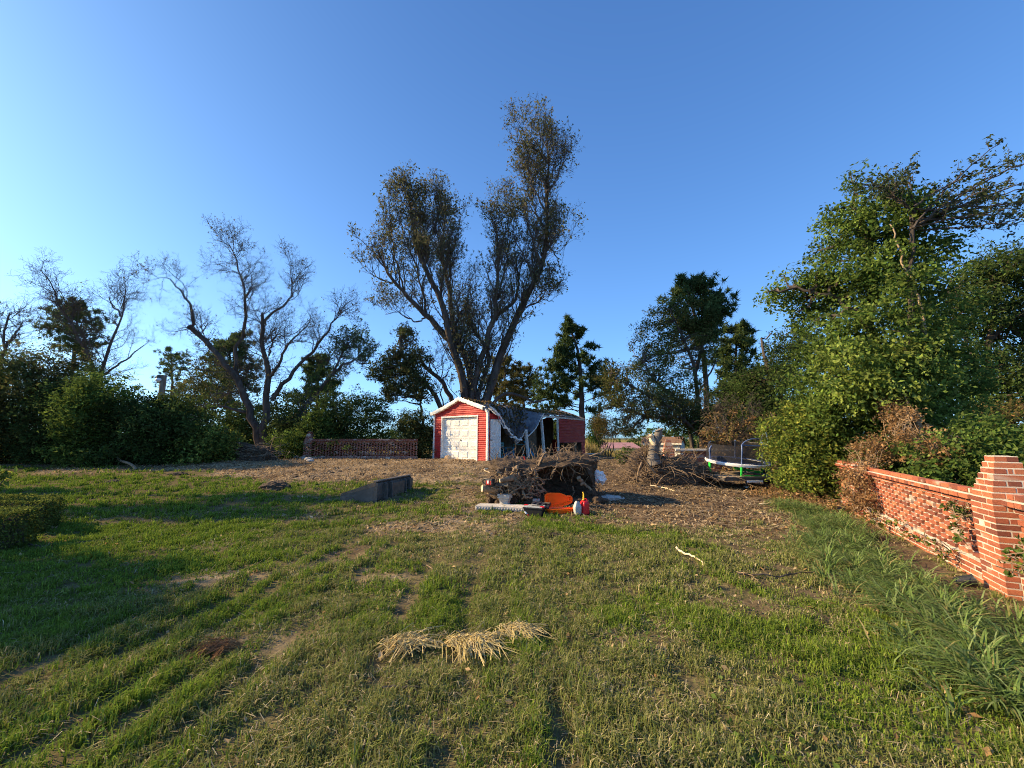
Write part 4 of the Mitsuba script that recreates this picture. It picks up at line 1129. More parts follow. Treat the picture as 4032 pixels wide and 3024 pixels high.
# adirondack chair
ak = thing('slatted_armchair', 'dark blue slatted armchair with a tall fanned back inside the shed', 'chair')
AM = frame(side_pt(2.55, 1.0), (-.62, .78, 0))
part('backrest', ak, put(cat([cbox((.095, .022, .98 - .035 * abs(i - 3)), (-.315 + .105 * i, .30 + .0, .80), ch=.004) for i in range(7)]).apply_transform(trimesh.transformations.rotation_matrix(-.38, [1, 0, 0], [0, .25, .35])), AM), 'blue_paint')
part('seat', ak, put(cat([cbox((.62, .08, .022), (0, -.32 + .095 * i, .40 - .022 * i), ch=.004) for i in range(6)]), AM), 'blue_paint')
for s in (-1, 1):
    part('armrest', ak, put(cbox((.12, .72, .022), (s * .38, -.05, .58), ch=.006), AM), 'blue_paint')
    part('leg', ak, put(cbox((.03, .10, .57), (s * .34, -.34, .285), ch=.004), AM), 'blue_paint')
    part('leg', ak, put(hull([(s * .30 + d, y, z) for d in (-.015, .015) for y, z in ((-.36, .42), (-.36, .32), (.55, .0), (.65, .0))]), AM), 'blue_paint')
# table
tk = thing('metal_table', 'small teal folding metal table behind the leaning white post', 'table')
TM = frame(side_pt(3.45, .75), (.9, .43, 0))
part('tabletop', tk, put(cbox((.85, .55, .03), (0, 0, .73), ch=.008), TM), 'teal_paint')
for s in (-1, 1):
    part('leg', tk, put(tube([(s * .36, -.22, .72), (s * .30, .22, 0)], .014, 6), TM), 'teal_paint')
    part('leg', tk, put(tube([(s * .34, .22, .72), (s * .28, -.22, 0)], .014, 6), TM), 'teal_paint')
single('leaning_board', put(cbox((.22, .03, 1.1), ch=.004), frame(side_pt(4.25, .55, .45), (.5, .87, 0), (-.5, .3, .8))), 'blue_paint', 'blue grey board propped beside the teal table', 'board')
pot = trimesh.creation.revolve([(0, 0), (.085, 0), (.125, .24), (.145, .24), (.145, .30), (.125, .30), (.115, .24), (0, .24)], sections=24)
single('plant_pot', pot.copy().apply_translation(at(2013, 1806, 18.4) * [1, 1, 0] + [0, 0, .50]), 'clay_pot', 'brown plant pot in front of the blue armchair', 'plant pot', smooth=35)
PP = at(2046, 1829, 16.3)
single('plant_pot', pot.copy().apply_scale(1.05).apply_translation(PP * [1, 1, 0] + [0, 0, float(ground_z(PP[0], PP[1]))]), 'clay_pot', 'brown plant pot on the slope above the root ball', 'plant pot', smooth=35)
RS = at(2070, 1838, 16.0)
single('red_stake', tube([RS * [1, 1, 0] + [0.04, 0, .45], RS * [1, 1, 0] + [-.06, 0, .86]], .032, 8), 'red_metal', 'short red stake leaning beside the second plant pot', 'stake')
# sawn logs on the floor by the garage door
LG = at(1764, 1815, 19.2)
lk = thing('log', 'small reddish sawn log lying at the foot of the garage door', 'log')
lm = tube([(-.16, 0, 0), (0, .02, .01), (.17, 0, 0)], [.125, .13, .12], 12).apply_transform(trimesh.transformations.rotation_matrix(2.2, [0, 0, 1])).apply_translation([LG[0], LG[1], .63])
part('bark', lk, lm, 'root_wood', smooth=40)
part('cut_end', lk, trimesh.creation.cylinder(.112, .01, sections=16).apply_transform(trimesh.transformations.rotation_matrix(math.pi / 2, [0, 1, 0])).apply_translation([.178, 0, 0]).apply_transform(trimesh.transformations.rotation_matrix(2.2 + math.pi, [0, 0, 1])).apply_translation([LG[0], LG[1], .63]), 'cut_wood')
# the grey step at the far corner
single('concrete_step', put(cat([cbox((1.2, .5, .3), (LEN + .2, -.3, -.1), ch=.02), cbox((.8, .4, .3), (LEN + .5, -.7, -.3), ch=.02)]), SIDE), 'concrete', 'grey concrete step at the far right corner of the shed', 'step')
# ---------------------------------------------------------------- things on the lawn
obj_rng = np.random.default_rng(77)


def on_ground(u, v, y0):
    """the point of the ground seen at (u, v), near distance y0"""
    d = y0
    for _ in range(30):
        p = at(u, v, d)
        d += np.clip((p[2] - float(surf(p[0], p[1]))) * 4, -.6, .6)
    p = at(u, v, d)
    p[2] = float(surf(p[0], p[1]))
    return p


def shell(sections, close=True):
    """loft of rings (n points each) with end caps"""
    S = np.array(sections, float)
    k, n = S.shape[:2]
    v = S.reshape(-1, 3)
    i, j = np.meshgrid(np.arange(k - 1), np.arange(n), indexing='ij')
    q = np.stack([i * n + j, i * n + (j + 1) % n, (i + 1) * n + (j + 1) % n, (i + 1) * n + j], -1).reshape(-1, 4)
    f = [q[:, [0, 1, 2]], q[:, [0, 2, 3]]]
    if close:
        v = np.vstack([v, S[0].mean(0), S[-1].mean(0)])
        a = np.arange(n)
        f += [np.stack([(a + 1) % n, a, a * 0 + k * n], 1), np.stack([a + (k - 1) * n, (a + 1) % n + (k - 1) * n, a * 0 + k * n + 1], 1)]
    return trimesh.Trimesh(v, np.vstack(f), process=False)


def rrect(w, d, z, r=.2, n=24, p=4.0, cx=0, cy=0):
    """rounded rectangle ring"""
    a = np.linspace(0, 2 * math.pi, n, endpoint=False) + .13
    c, s = np.cos(a), np.sin(a)
    k = (np.abs(c) ** p + np.abs(s) ** p) ** (-1 / p)
    return np.stack([cx + w / 2 * c * k, cy + d / 2 * s * k, 0 * a + z], -1)


# loader bucket
BB = on_ground(1485, 1979, 9.8)
BM_ = frame(BB + [0, 0, -.02], (-.97, .22, 0))                              # x towards the cutting edge, y to the right end
BW = 1.72
bk = thing('loader_bucket', 'dark steel loader bucket lying on the lawn with its back to the right', 'loader bucket')
prof = [(0, .03), (.12, 0), (.93, .01), (1.04, .0), (.98, .20), (.92, .215), (.06, .50), (0, .47)]


def side_plate(y, t):
    m = extrude(prof, t)
    return m.apply_transform(np.array([[1, 0, 0, 0], [0, 0, 1, y], [0, 1, 0, 0], [0, 0, 0, 1.0]]))


YS = -1 if BM_[1, 1] < 0 else 1
for y in (0, YS * (BW - .02)):
    part('side_plate', bk, put(side_plate(y, .02), BM_), 'dark_steel')
arc = np.array([(1.02, .012), (.5, .012), (.15, .012), (.05, .05), (.012, .14), (.012, .30), (.03, .46), (.10, .505)])
V = np.stack([np.stack([arc[:, 0], 0 * arc[:, 0] + y, arc[:, 1]], -1) for y in np.linspace(YS * .02, YS * (BW - .02), 6)], 1)
m1 = grid_mesh(V)
V2 = V.copy()
V2[..., 0] = V2[..., 0] * .985 + .012
V2[..., 2] = V2[..., 2] * .97 + .012
part('back_plate', bk, put(cat([m1, grid_mesh(V2)]), BM_), 'dark_steel', smooth=40)
part('cutting_edge', bk, put(hull([(x, YS * y, z) for y in (-.015, BW + .015) for x, z in ((1.16, -.01), (.95, .02), (.95, -.015))]), BM_), 'rusty_steel')
for y in (-.012, BW + .012):
    part('edge_strip', bk, put(hull([(x, YS * y + dy, z) for dy in (-.012, .012) for x, z in ((.95, .215), (1.0, .14), (.05, .51), (.05, .40))]), BM_), 'rusty_steel')
part('top_lip', bk, put(cbox((.12, BW, .03), (.07, YS * BW / 2, .512), ch=.004), BM_), 'dark_steel')
for y in (.30, .55, 1.28, 1.50):
    part('rib', bk, put(hull([(x, YS * y + dy, z) for dy in (-.022, .022) for x, z in ((-.09, .08), (.05, .02), (.03, .47), (-.07, .44))]), BM_), 'dark_steel')
part('mounting_plate', bk, put(cbox((.03, .62, .34), (-.035, YS * .92, .25), ch=.004), BM_), 'rusty_steel', label='rust brown mounting plate')
part('mounting_plate', bk, put(cbox((.03, .16, .36), (-.03, YS * 1.63, .26), ch=.004), BM_), 'dark_steel')

# concrete bench, taken apart
b0, b1 = on_ground(1886, 2008, 8.5), on_ground(2075, 2016, 8.3)
slab = thing('bench_slab', 'long pale concrete bench slab lying flat on the grass', 'bench slab')
L = np.linalg.norm(b1 - b0)
n = 22
xs = np.linspace(-L / 2 - .02, L / 2 + .1, n)
outline = [(x, .18 + .03 * (1 - (2 * x / L) ** 2)) for x in xs] + [(x, -.18 + .03 * (1 - (2 * x / L) ** 2)) for x in xs[::-1]]
part('slab', slab, put(extrude(Polygon(outline).buffer(.03), .075), frame((b0 + b1) / 2 + [0, .14, .015], b1 - b0)), 'concrete', smooth=30)
part('edge_moulding', slab, put(cat([trimesh.creation.icosphere(1, .028).apply_scale([1, .6, .9]).apply_translation([x, -.205 + .03 * (1 - (2 * x / L) ** 2), .035]) for x in np.linspace(-L / 2, L / 2 + .06, 19)]), frame((b0 + b1) / 2 + [0, .14, .015], b1 - b0)), 'concrete', smooth=True, kind='stuff', label='row of moulded beads along the front edge')


def bench_leg(key, M, s=1.0):
    rows = [(.26, .20, 0), (.29, .21, .02), (.29, .21, .05), (.24, .17, .10), (.215, .15, .155), (.245, .17, .19), (.265, .19, .215), (.25, .17, .235), (.30, .21, .238), (.32, .23, .25), (.32, .23, .325), (.305, .215, .335)]
    m = shell([rrect(w_, d_, z, n=28, p=9) for w_, d_, z in rows]).apply_scale(s)
    part('pedestal', key, put(m, M), 'concrete', smooth=35)


lg = on_ground(1988, 1992, 9.0)
k = thing('bench_leg', 'hourglass shaped concrete bench leg standing behind the slab', 'bench leg')
bench_leg(k, frame(lg + [0, -.12, -.04], (.93, -.37, 0)))
lg = on_ground(2112, 1995, 9.0)
k = thing('bench_leg', 'small white concrete block standing behind the open toolbox', 'bench leg')
bench_leg(k, frame(lg + [0, 0, .0], (.98, -.2, 0)), .52)

# chainsaw case
cp = on_ground(2207, 2024, 8.2)
CK = thing('chainsaw_case', 'orange plastic chainsaw case lying open with its lid standing up', 'tool case')
half = [(-.28, -.10), (-.28, .10), (-.24, .13), (.03, .13), (.12, .10), (.17, .07), (.27, .065), (.295, .03), (.295, -.03), (.27, -.065), (.17, -.10), (.05, -.135), (-.24, -.135)]
poly = Polygon(half).buffer(.012)
inner_p = poly.buffer(-.022)


def tray(h, wall=.018):
    import manifold3d as m3
    o, i = extrude(poly, h), extrude(inner_p, h)
    i.apply_translation([0, 0, wall])
    a = m3.Manifold(m3.Mesh(np.asarray(o.vertices, np.float32), np.asarray(o.faces, np.uint32)))
    b = m3.Manifold(m3.Mesh(np.asarray(i.vertices, np.float32), np.asarray(i.faces, np.uint32)))
    q = (a - b).to_mesh()
    t = trimesh.Trimesh(q.vert_properties[:, :3], q.tri_verts)
    r = trimesh.util.concatenate([t, extrude(poly.buffer(.008).difference(poly.buffer(-.018)), .014).apply_translation([0, 0, h - .012])])
    taper = 1 - .16 * np.clip((h - r.vertices[:, 2]) / h, 0, 1)
    r.vertices[:, :2] *= taper[:, None]
    return r


CMx = frame(cp + [0, .16, -.01], (.995, .06, 0))
part('tray', CK, put(tray(.105), CMx), 'orange_plastic')
lid = tray(.085).apply_transform(np.diag([1, -1, -1, 1.0])).apply_translation([0, 0, .085])   # opening downwards
lid.invert() if lid.volume < 0 else None
lid.apply_translation([0, .15, 0]).apply_transform(trimesh.transformations.rotation_matrix(math.radians(-0), [1, 0, 0]))
lid.apply_translation([0, -.0, .0])
R = trimesh.transformations.rotation_matrix(math.radians(98), [1, 0, 0], [0, 0, 0])
lid2 = tray(.085)                                                                 # opening up -> turned so that it faces the camera
lid2.apply_translation([0, .145, -.085]).apply_transform(R).apply_translation([0, .15, .11])
part('lid', CK, put(lid2, CMx), 'orange_plastic')
for x in (-.16, -.02):
    part('latch', CK, put(cbox((.04, .03, .03), (x, -.135, .085), ch=.005), CMx), 'orange_plastic')

# fuel cans
gp = on_ground(2274, 2025, 8.2)
jug = thing('plastic_jug', 'grey plastic jug with sloping shoulders beside the orange case', 'jug')
rows = [(.105, .10, 0), (.125, .115, .01), (.158, .13, .10), (.16, .13, .13), (.150, .125, .17), (.10, .09, .235), (.06, .06, .262), (.052, .052, .268)]
part('body', jug, put(shell([rrect(a, b, z, n=28, p=5) for a, b, z in rows]), frame(gp, (.95, .3, 0))), 'grey_plastic', smooth=40)
part('cap', jug, put(trimesh.creation.cylinder(.030, .025, sections=20).apply_translation([0, 0, .278]), frame(gp, (.95, .3, 0))), 'black_plastic', smooth=35)
rp_ = on_ground(2303, 2022, 8.3)
can = thing('fuel_can', 'red plastic fuel can with a tall yellow spout', 'fuel can')
RM_ = frame(rp_, (.97, .24, 0))
rows = [(.135, .19, 0), (.145, .20, .012), (.147, .20, .20), (.14, .19, .222), (.115, .16, .245), (.07, .10, .262), (.05, .06, .266)]
part('body', can, put(shell([rrect(a, b, z, n=28, p=6) for a, b, z in rows]), RM_), 'red_plastic', smooth=40)
part('handle', can, put(tube(spline([(.05, 0, .23), (.05, .0, .285), (.0, .03, .29), (-.03, .05, .25)], 10), .012, 8), RM_), 'red_plastic', smooth=40)
part('collar', can, put(trimesh.creation.cylinder(.03, .03, sections=18).apply_translation([-.035, -.02, .262]), RM_), 'red_plastic', smooth=35)
part('spout', can, put(tube([(-.035, -.02, .26), (-.03, -.02, .30), (-.028, -.02, .40), (-.036, -.02, .425), (-.045, -.02, .432)], [.022, .018, .013, .011, .013], 10), RM_), 'yellow_plastic', smooth=40)

# toolbox
tp = on_ground(2105, 2030, 8.1)
tb = thing('toolbox', 'black plastic toolbox standing open with a tray of tools', 'toolbox')
TM_ = frame(tp, (.93, -.37, 0))
part('body', tb, put(hull([(x * a, y * b, z) for x in (-1, 1) for y in (-1, 1) for a, b, z in ((.17, .10, 0), (.20, .125, .16))]), TM_), 'black_plastic')
part('rim', tb, put(cbox((.44, .28, .025), (0, 0, .165), ch=.006), TM_), 'black_plastic')
tray_ = part('tray', tb, put(cat([cbox((.40, .03, .02), (0, y, .187), ch=.004) for y in (-.11, -.05, .01, .07, .12)]), TM_), 'grey_plastic')
for x, y, l in ((-.1, -.08, .16), (.04, -.02, .22), (.1, .05, .14), (-.06, .06, .2)):
    part('tool', tb, put(cbox((l, .022, .015), (x, y, .203), ch=.004), TM_), 'concrete' if x < 0 else 'dark_steel')
for s in (-1, 1):
    part('latch', tb, put(cbox((.09, .06, .03), (s * .19, -.02 - .05 * s, .195), ch=.008), TM_), 'red_plastic')
part('lid', tb, put(cbox((.42, .05, .22), ch=.01).apply_transform(trimesh.transformations.rotation_matrix(math.radians(-68), [1, 0, 0])).apply_translation([.05, .25, .17]), TM_), 'black_plastic')
for x in (-.12, .0, .12):
    part('tool', tb, put(tube([(x, .16, .20), (x + .05, .33, .225)], .012, 6), TM_), 'dark_steel')
part('tool', tb, put(cbox((.12, .05, .02), (.20, .26, .225), ch=.006), TM_), 'rusty_steel')


def crumple(size, seed, n=2, amp=.35):
    m = trimesh.creation.icosphere(n, 1.0)
    v = m.vertices
    v = v * (1 + amp * (nnoise(v * 2.3 + seed, 3) - .5) + amp * .8 * np.abs(nnoise(v * 4.7 + seed, 5) - .5))[:, None]
    m.vertices = v * np.array(size)
    return m


pk = on_ground(2080, 2032, 8.0)
kk = thing('packet', 'crumpled red and white packet lying against the front of the toolbox', 'packet')
PMx = frame(pk + [0, 0, .05], (.6, -.3, -.75), (0, -.6, .8))
part('red_half', kk, put(crumple((.065, .05, .018), 1).apply_translation([.05, 0, 0]), PMx), 'red_plastic')
part('white_half', kk, put(crumple((.055, .05, .018), 2).apply_translation([-.05, 0, .004]), PMx), 'white_plastic')
wp = on_ground(1903, 2006, 8.3)
single('paper_scrap', crumple((.06, .05, .03), 4).apply_translation(wp + [0, -.12, .03]), 'white_plastic', 'crumpled white paper scrap in the grass before the bench slab', 'paper scrap')

# ---- the uprooted root ball
RB = on_ground(2120, 1990, 9.5)
RB = np.array([0.74, 10.1, float(ground_z(.74, 10.1)) - .05])
rk = thing('root_ball', 'uprooted root ball of dark earth and tangled broken roots in mid lawn', 'root ball')
import manifold3d as m3


def solid(m):
    return m3.Manifold(m3.Mesh(np.asarray(m.vertices, np.float32), np.asarray(m.faces, np.uint32)))


m = trimesh.creation.icosphere(5, 1.0)
v0 = np.array(m.vertices)
v = np.sign(v0) * np.abs(v0) ** np.array([.74, .8, .62])
q = v * np.array([1.36, .72, .62])
q[:, 1] += -.40 * ss(-.25, -.95, v[:, 0]) * ss(-.2, -.8, v[:, 1])
q = q * (1 + .40 * (nfbm(v0 * 2.4 + 3, 4, 21) - .5))[:, None] + v0 * (.13 * (nfbm(v0 * 8, 3, 22) - .5))[:, None]
q[:, 2] = (q[:, 2] + .50) * (1 + .12 * np.sin(q[:, 0] * 2.2 - .9))
m.vertices = q
cave = trimesh.creation.icosphere(4, 1.0)
cv = np.array(cave.vertices)
cave.vertices = cv * np.array([.88, .98, .50]) * (1 + .5 * (nfbm(cv * 2.6 + 8, 4, 23) - .5))[:, None] + [.42, -.62, .40]
bq = (solid(m) - solid(cave)).to_mesh()
m = trimesh.Trimesh(bq.vert_properties[:, :3] + RB, bq.tri_verts, process=False)
part('earth', rk, m, 'soil', smooth=False)
surf_pts = m.vertices
nrm = m.vertex_normals


def wild_root(start, dr_, L, r, rng, n=9, wig=.35, drop=0.0):
    d = unit(np.asarray(dr_, float))
    p = [np.asarray(start, float)]
    for _ in range(n - 1):
        d = unit(d + rng.normal(0, wig, 3) * .6 + [0, 0, -drop])
        p.append(p[-1] + d * L / (n - 1))
    return spline(p, 9), np.linspace(r, r * .25, 9)


def LP(u, v_, d):
    return at(1850 + u / 3.687, 1750 + v_ / 3.687, d + .32)


big = [[(690, 320), (640, 380), (620, 470), (640, 540), (660, 620)], [(500, 470), (540, 560), (600, 640), (640, 720)], [(560, 720), (700, 640), (820, 540), (900, 420), (970, 300)], [(800, 610), (770, 700), (800, 745), (905, 770)],
       [(1010, 250), (1040, 200), (1080, 140), (1110, 150)], [(1580, 480), (1660, 570), (1760, 650)], [(370, 610), (290, 650), (260, 700), (270, 755)], [(1500, 245), (1700, 190), (1880, 130), (2000, -10)], [(1290, 240), (1300, 100), (1400, 60), (1560, -20)],
       [(1210, 420), (1260, 300), (1270, 230)], [(1140, 130), (1150, 60), (1120, 60)], [(1490, 620), (1510, 680), (1500, 740)], [(600, 600), (680, 680), (720, 750)], [(700, 560), (640, 640), (690, 700)]]
for k in range(64):                                                                  # knotted roots standing on the lit left face
    x_ = obj_rng.uniform(380, 1010)
    y_ = obj_rng.uniform(330, 640)
    big.append([(x_, y_), (x_ + obj_rng.normal(0, 40), y_ + 40), (x_ + obj_rng.normal(0, 60), y_ + 90), (x_ + obj_rng.normal(0, 80), y_ + 150)])
rad = [.045, .06, .015, .035, .07, .055, .035, .035, .02, .012, .015, .012, .05, .035] + list(obj_rng.uniform(.004, .024, 64))
dd = [8.95, 8.85, 8.7, 8.75, 9.3, 9.2, 8.9, 9.5, 9.4, 9.0, 9.4, 9.2, 8.9, 8.85] + list(obj_rng.uniform(8.74, 8.98, 64))
for spec, r, d in zip(big, rad, dd):
    p = spline([LP(u, v_, d + obj_rng.normal(0, .06)) for u, v_ in spec], 16, obj_rng, .016)
    part('root', rk, tube(p, np.linspace(r, r * .45, 16), 8), 'root_wood', smooth=60)
P_, R_ = [], []
tri_c, tri_n = m.triangles_center, m.face_normals
pick_ = obj_rng.choice(len(tri_c), 760, p=m.area_faces / m.area_faces.sum())
for j in pick_:
    s, nv = tri_c[j], tri_n[j]
    if nv[1] > .55 or (s[0] - RB[0] > -.42 and s[2] - RB[2] < .84 and s[1] - RB[1] > -.62 and obj_rng.random() < .93):
        continue
    top = (s[2] - RB[2]) > .7
    p, r = wild_root(s - nv * .04, nv + [obj_rng.normal(0, .7), -.2, .35 if top else -.35], obj_rng.uniform(.15, .6 if top else .5), obj_rng.uniform(.003, .012), obj_rng, drop=.08)
    P_.append(p), R_.append(r)
part('small_roots', rk, tubes(np.stack(P_), np.stack(R_), 4), 'root_wood', kind='stuff')
ch = trimesh.util.concatenate([crumple((obj_rng.uniform(.05, .17), obj_rng.uniform(.05, .14), obj_rng.uniform(.04, .11)), k).apply_translation(RB + [obj_rng.uniform(-1.5, 1.55), obj_rng.uniform(-.75, .2), obj_rng.uniform(.0, .10)]) for k in range(60)])
part('clods', rk, ch, 'soil', kind='stuff')
sp_ = LP(1070, 190, 9.25)
part('splintered_stub', rk, hull(np.vstack([sp_ + obj_rng.normal(0, .04, (8, 3)) + [-.10, 0, -.14], sp_ + obj_rng.normal(0, .025, (8, 3)) + [.02, 0, .06]])), 'root_wood')
part('cut_stub', rk, tube([LP(700, 470, 9.0), LP(560, 500, 8.75), LP(440, 525, 8.7)], [.085, .06, .05], 12), 'root_wood', smooth=40)
part('cut_face', rk, trimesh.creation.cylinder(.045, .012, sections=18).apply_transform(trimesh.geometry.align_vectors([0, 0, 1], LP(440, 525, 8.7) - LP(560, 500, 8.75))).apply_translation(LP(436, 526, 8.7)), 'cut_wood')

# chainsaw resting on a sawn log at the left of the root ball
lp = LP(275, 640, 8.9)
lk = thing('log', 'short sawn log with a pale cut end left of the root ball', 'log')
ax = np.array([.9, .25, -.05])
part('bark', lk, tube([lp - ax * .16, lp, lp + ax * .22], [.085, .09, .085], 12), 'root_wood', smooth=40)
part('cut_end', lk, trimesh.creation.cylinder(.08, .012, sections=18).apply_transform(trimesh.geometry.align_vectors([0, 0, 1], -ax)).apply_translation(lp - ax / np.linalg.norm(ax) * .155), 'cut_wood')
cs = LP(305, 560, 8.85)
sk = thing('chainsaw', 'dark red and black chainsaw perched on the log left of the root ball', 'chainsaw')
SMx = frame(cs + [0, 0, -.06], (.8, -.6, 0))
part('engine_body', sk, put(hull([(x * a, y * b, z) for x in (-1, 1) for y in (-1, 1) for a, b, z in ((.10, .07, 0), (.12, .085, .05), (.11, .08, .13), (.07, .05, .16))]), SMx), 'black_plastic')
part('cover', sk, put(cbox((.17, .03, .10), (0, -.075, .07), ch=.012), SMx), 'red_metal')
part('label_plate', sk, put(cbox((.07, .006, .065), (.0, -.094, .09), ch=.002), SMx), 'white_plastic')
part('front_handle', sk, put(tube(spline([(.05, -.10, .02), (.05, -.12, .14), (.04, -.04, .21), (.04, .06, .20), (.05, .10, .06)], 14), .010, 8), SMx), 'black_plastic', smooth=40)
part('rear_handle', sk, put(tube(spline([(-.10, 0, .03), (-.22, 0, .04), (-.25, 0, .10), (-.18, 0, .14), (-.08, 0, .13)], 14), .016, 8), SMx), 'black_plastic', smooth=40)
part('guide_bar', sk, put(extrude(LineString([(.10, .04), (.42, .04)]).buffer(.032), .006).apply_transform(np.array([[1, 0, 0, 0], [0, 0, 1, .06], [0, 1, 0, 0], [0, 0, 0, 1.0]])), SMx), 'dark_steel')
wb = LP(1850, 450, 9.6)
m = crumple((.15, .10, .15), 8, 3, .8)
m.vertices[:, 2] += -.35 * m.vertices[:, 0]
single('plastic_sack', m.apply_translation(wb + [.03, 0, -.02]), 'white_plastic', 'crumpled white plastic sack leaning on the right side of the root ball', 'sack')
fs = on_ground(2395, 1960, 10.0)
ms_ = crumple((.38, .26, .06), 12, 3, .4).apply_translation(fs + [0, 0, .0])
single('flat_stone', ms_, 'concrete', 'flat grey stone on the ground right of the root ball', 'stone')

# ---- second uprooted stump
matte('stump_bark', proc(lambda p, n, uv: mix((0.06, 0.05, 0.042), (0.26, 0.23, 0.195), fbm(p.x * 14, p.y * 14, p.z * 5, 4))))
TB = on_ground(2545, 1893, 12.4)
uk = thing('uprooted_stump', 'tilted grey stump with splintered top and its root plate torn from the ground', 'stump')
m = trimesh.creation.icosphere(4, 1.0)
v = m.vertices
m.vertices = v * (1 + .5 * (nfbm(v * 2.2 + 9, 4, 31) - .5))[:, None] * np.array([.70, .45, .66]) + TB + [.12, .3, .34]
part('earth', uk, m, 'soil')


def UP(u, v_, d=12.2):
    return at(2350 + u / 3.16, 1600 + v_ / 3.16, d)


part('trunk', uk, tube(spline([UP(720, 720), UP(700, 600), UP(730, 470), UP(760, 390), UP(760, 290)], 20, obj_rng, .008), np.r_[np.linspace(.21, .15, 6), np.linspace(.145, .125, 8), np.linspace(.125, .11, 6)] * (1 + obj_rng.normal(0, .07, 20)), 16), 'stump_bark', smooth=30)
part('broken_limb', uk, tube(spline([UP(720, 470), UP(685, 410), UP(680, 350)], 8), np.linspace(.12, .06, 8), 10), 'cut_wood', smooth=50)
part('splinters', uk, cat([tube([UP(685, 375, 12.1) + obj_rng.normal(0, .025, 3), UP(600 + obj_rng.uniform(0, 90), 320 + obj_rng.uniform(0, 95), 12.1)], [.018, .003], 4) for _ in range(18)]), 'cut_wood', kind='stuff')
P_, R_ = [], []
for i in range(170):
    a = obj_rng.uniform(math.pi * .0, math.pi * 2)
    s = TB + [.28 + .5 * math.cos(a), obj_rng.uniform(-.3, .3), .38 + .5 * math.sin(a)]
    p, r = wild_root(s, [math.cos(a), -.3 + obj_rng.normal(0, .3), math.sin(a)], obj_rng.uniform(.25, .8), obj_rng.uniform(.006, .022), obj_rng, drop=.06)
    P_.append(p), R_.append(r)
part('roots', uk, tubes(np.stack(P_), np.stack(R_), 4), 'root_wood', kind='stuff')
for spec in ([(580, 640), (640, 720), (730, 830)], [(500, 900), (520, 800), (560, 700)]):
    part('large_root', uk, tube(spline([UP(*s, 11.8) for s in spec], 12), np.linspace(.015, .03, 12), 8), 'root_wood', smooth=50)
# brush heap
hp = thing('brush_heap', 'heap of earth, broken branches and roots between the stump and the trampoline', 'brush heap')
hc = np.array([5.1, 13.0, float(ground_z(5.1, 13.0))])
m = trimesh.creation.icosphere(5, 1.0)
v = m.vertices
m.vertices = v * (1 + .5 * (nfbm(v * 3 + 2, 4, 33) - .5))[:, None] * np.array([1.55, 1.0, .78]) + hc
part('earth', hp, m, 'soil')
P_, R_ = [], []
for i in range(420):
    s = hc + [obj_rng.uniform(-1.6, 1.5), obj_rng.uniform(-1.1, .6), 0]
    s[2] = hc[2] + .68 * max(0, 1 - ((s[0] - hc[0]) / 1.7) ** 2) * obj_rng.uniform(.4, 1.1)
    p, r = wild_root(s, [obj_rng.normal(0, 1), obj_rng.normal(-.3, .6), obj_rng.uniform(-.1, .5)], obj_rng.uniform(.3, 1.2), obj_rng.uniform(.003, .015), obj_rng, drop=.05)
    P_.append(p), R_.append(r)
part('branches', hp, tubes(np.stack(P_), np.stack(R_), 4), 'root_wood', kind='stuff')
hp = thing('brush_heap', 'low heap of dug earth and pale roots in front of the large bare tree', 'brush heap')
hc = on_ground(955, 1812, 17.5)
m = trimesh.creation.icosphere(4, 1.0)
v = m.vertices
m.vertices = v * (1 + .6 * (nfbm(v * 3 + 5, 4, 34) - .5))[:, None] * np.array([1.5, .8, .75]) + hc
part('earth', hp, m, 'soil')
P_, R_ = [], []
for i in range(260):
    s = hc + [obj_rng.normal(0, .85), obj_rng.uniform(-.8, .5), obj_rng.uniform(.1, .65)]
    p, r = wild_root(s, [obj_rng.normal(0, 1), obj_rng.normal(-.3, .6), obj_rng.uniform(-.2, .5)], obj_rng.uniform(.4, 1.5), obj_rng.uniform(.006, .025), obj_rng, drop=.06)
    P_.append(p), R_.append(r)
part('branches', hp, tubes(np.stack(P_), np.stack(R_), 4), 'root_wood', kind='stuff')
for u, v_, d, s, lab in ((1085, 1925, 12.5, (.42, .34, .2), 'clod of torn turf and dark earth on the far lawn right of centre left'), (445, 1900, 14, (.22, .16, .08), 'small dark clod of earth on the sunlit lawn near the hedge'), (700, 1868, 14.5, (.35, .16, .08), 'long low ridge of torn turf before the left thicket'), (2180, 2110, 6.6, (.16, .10, .05), 'dark tuft of torn turf in the foreground before the orange case')):
    g = on_ground(u, v_, d)
    m = trimesh.creation.icosphere(4, 1.0)
    v = m.vertices
    m.vertices = v * (1 + .7 * (nfbm(v * 3.3 + u, 4, 35) - .5))[:, None] * np.array(s) + g
    single('turf_clod', m, 'soil', lab, 'clod of turf')

# ---- trampoline on a trailer
TC = at(2902, 1818, 12.5)
tz = TC[2]
tr = thing('trampoline', 'small round trampoline with dark net, blue grey poles and green legs', 'trampoline')
TMx = frame(TC, (1, 0.1, -.03), (0, -.10, 1))
rad_ = .90
A_ = np.linspace(0, 2 * math.pi, 49)
part('mat', tr, put(trimesh.creation.cylinder(rad_ - .12, .012, sections=48).apply_translation([0, 0, .02]), TMx), 'black_plastic')
ring = [(rad_ * 1.0, -.05), (rad_ + .02, -.01), (rad_ + .02, .03), (rad_ - .01, .045), (rad_ - .16, .04), (rad_ - .16, .015), (rad_ - .02, -.05)]
part('rim_pad', tr, put(trimesh.creation.revolve(np.array(ring + ring[:1]), sections=48), TMx), 'white_plastic', smooth=35)
part('spring_cover', tr, put(trimesh.creation.annulus(rad_ - .18, rad_ - .03, .012, sections=48).apply_translation([0, 0, .052]), TMx), 'blue_grey_tube')
angs = np.radians([-118, -52, 2, 58, 120, 178])
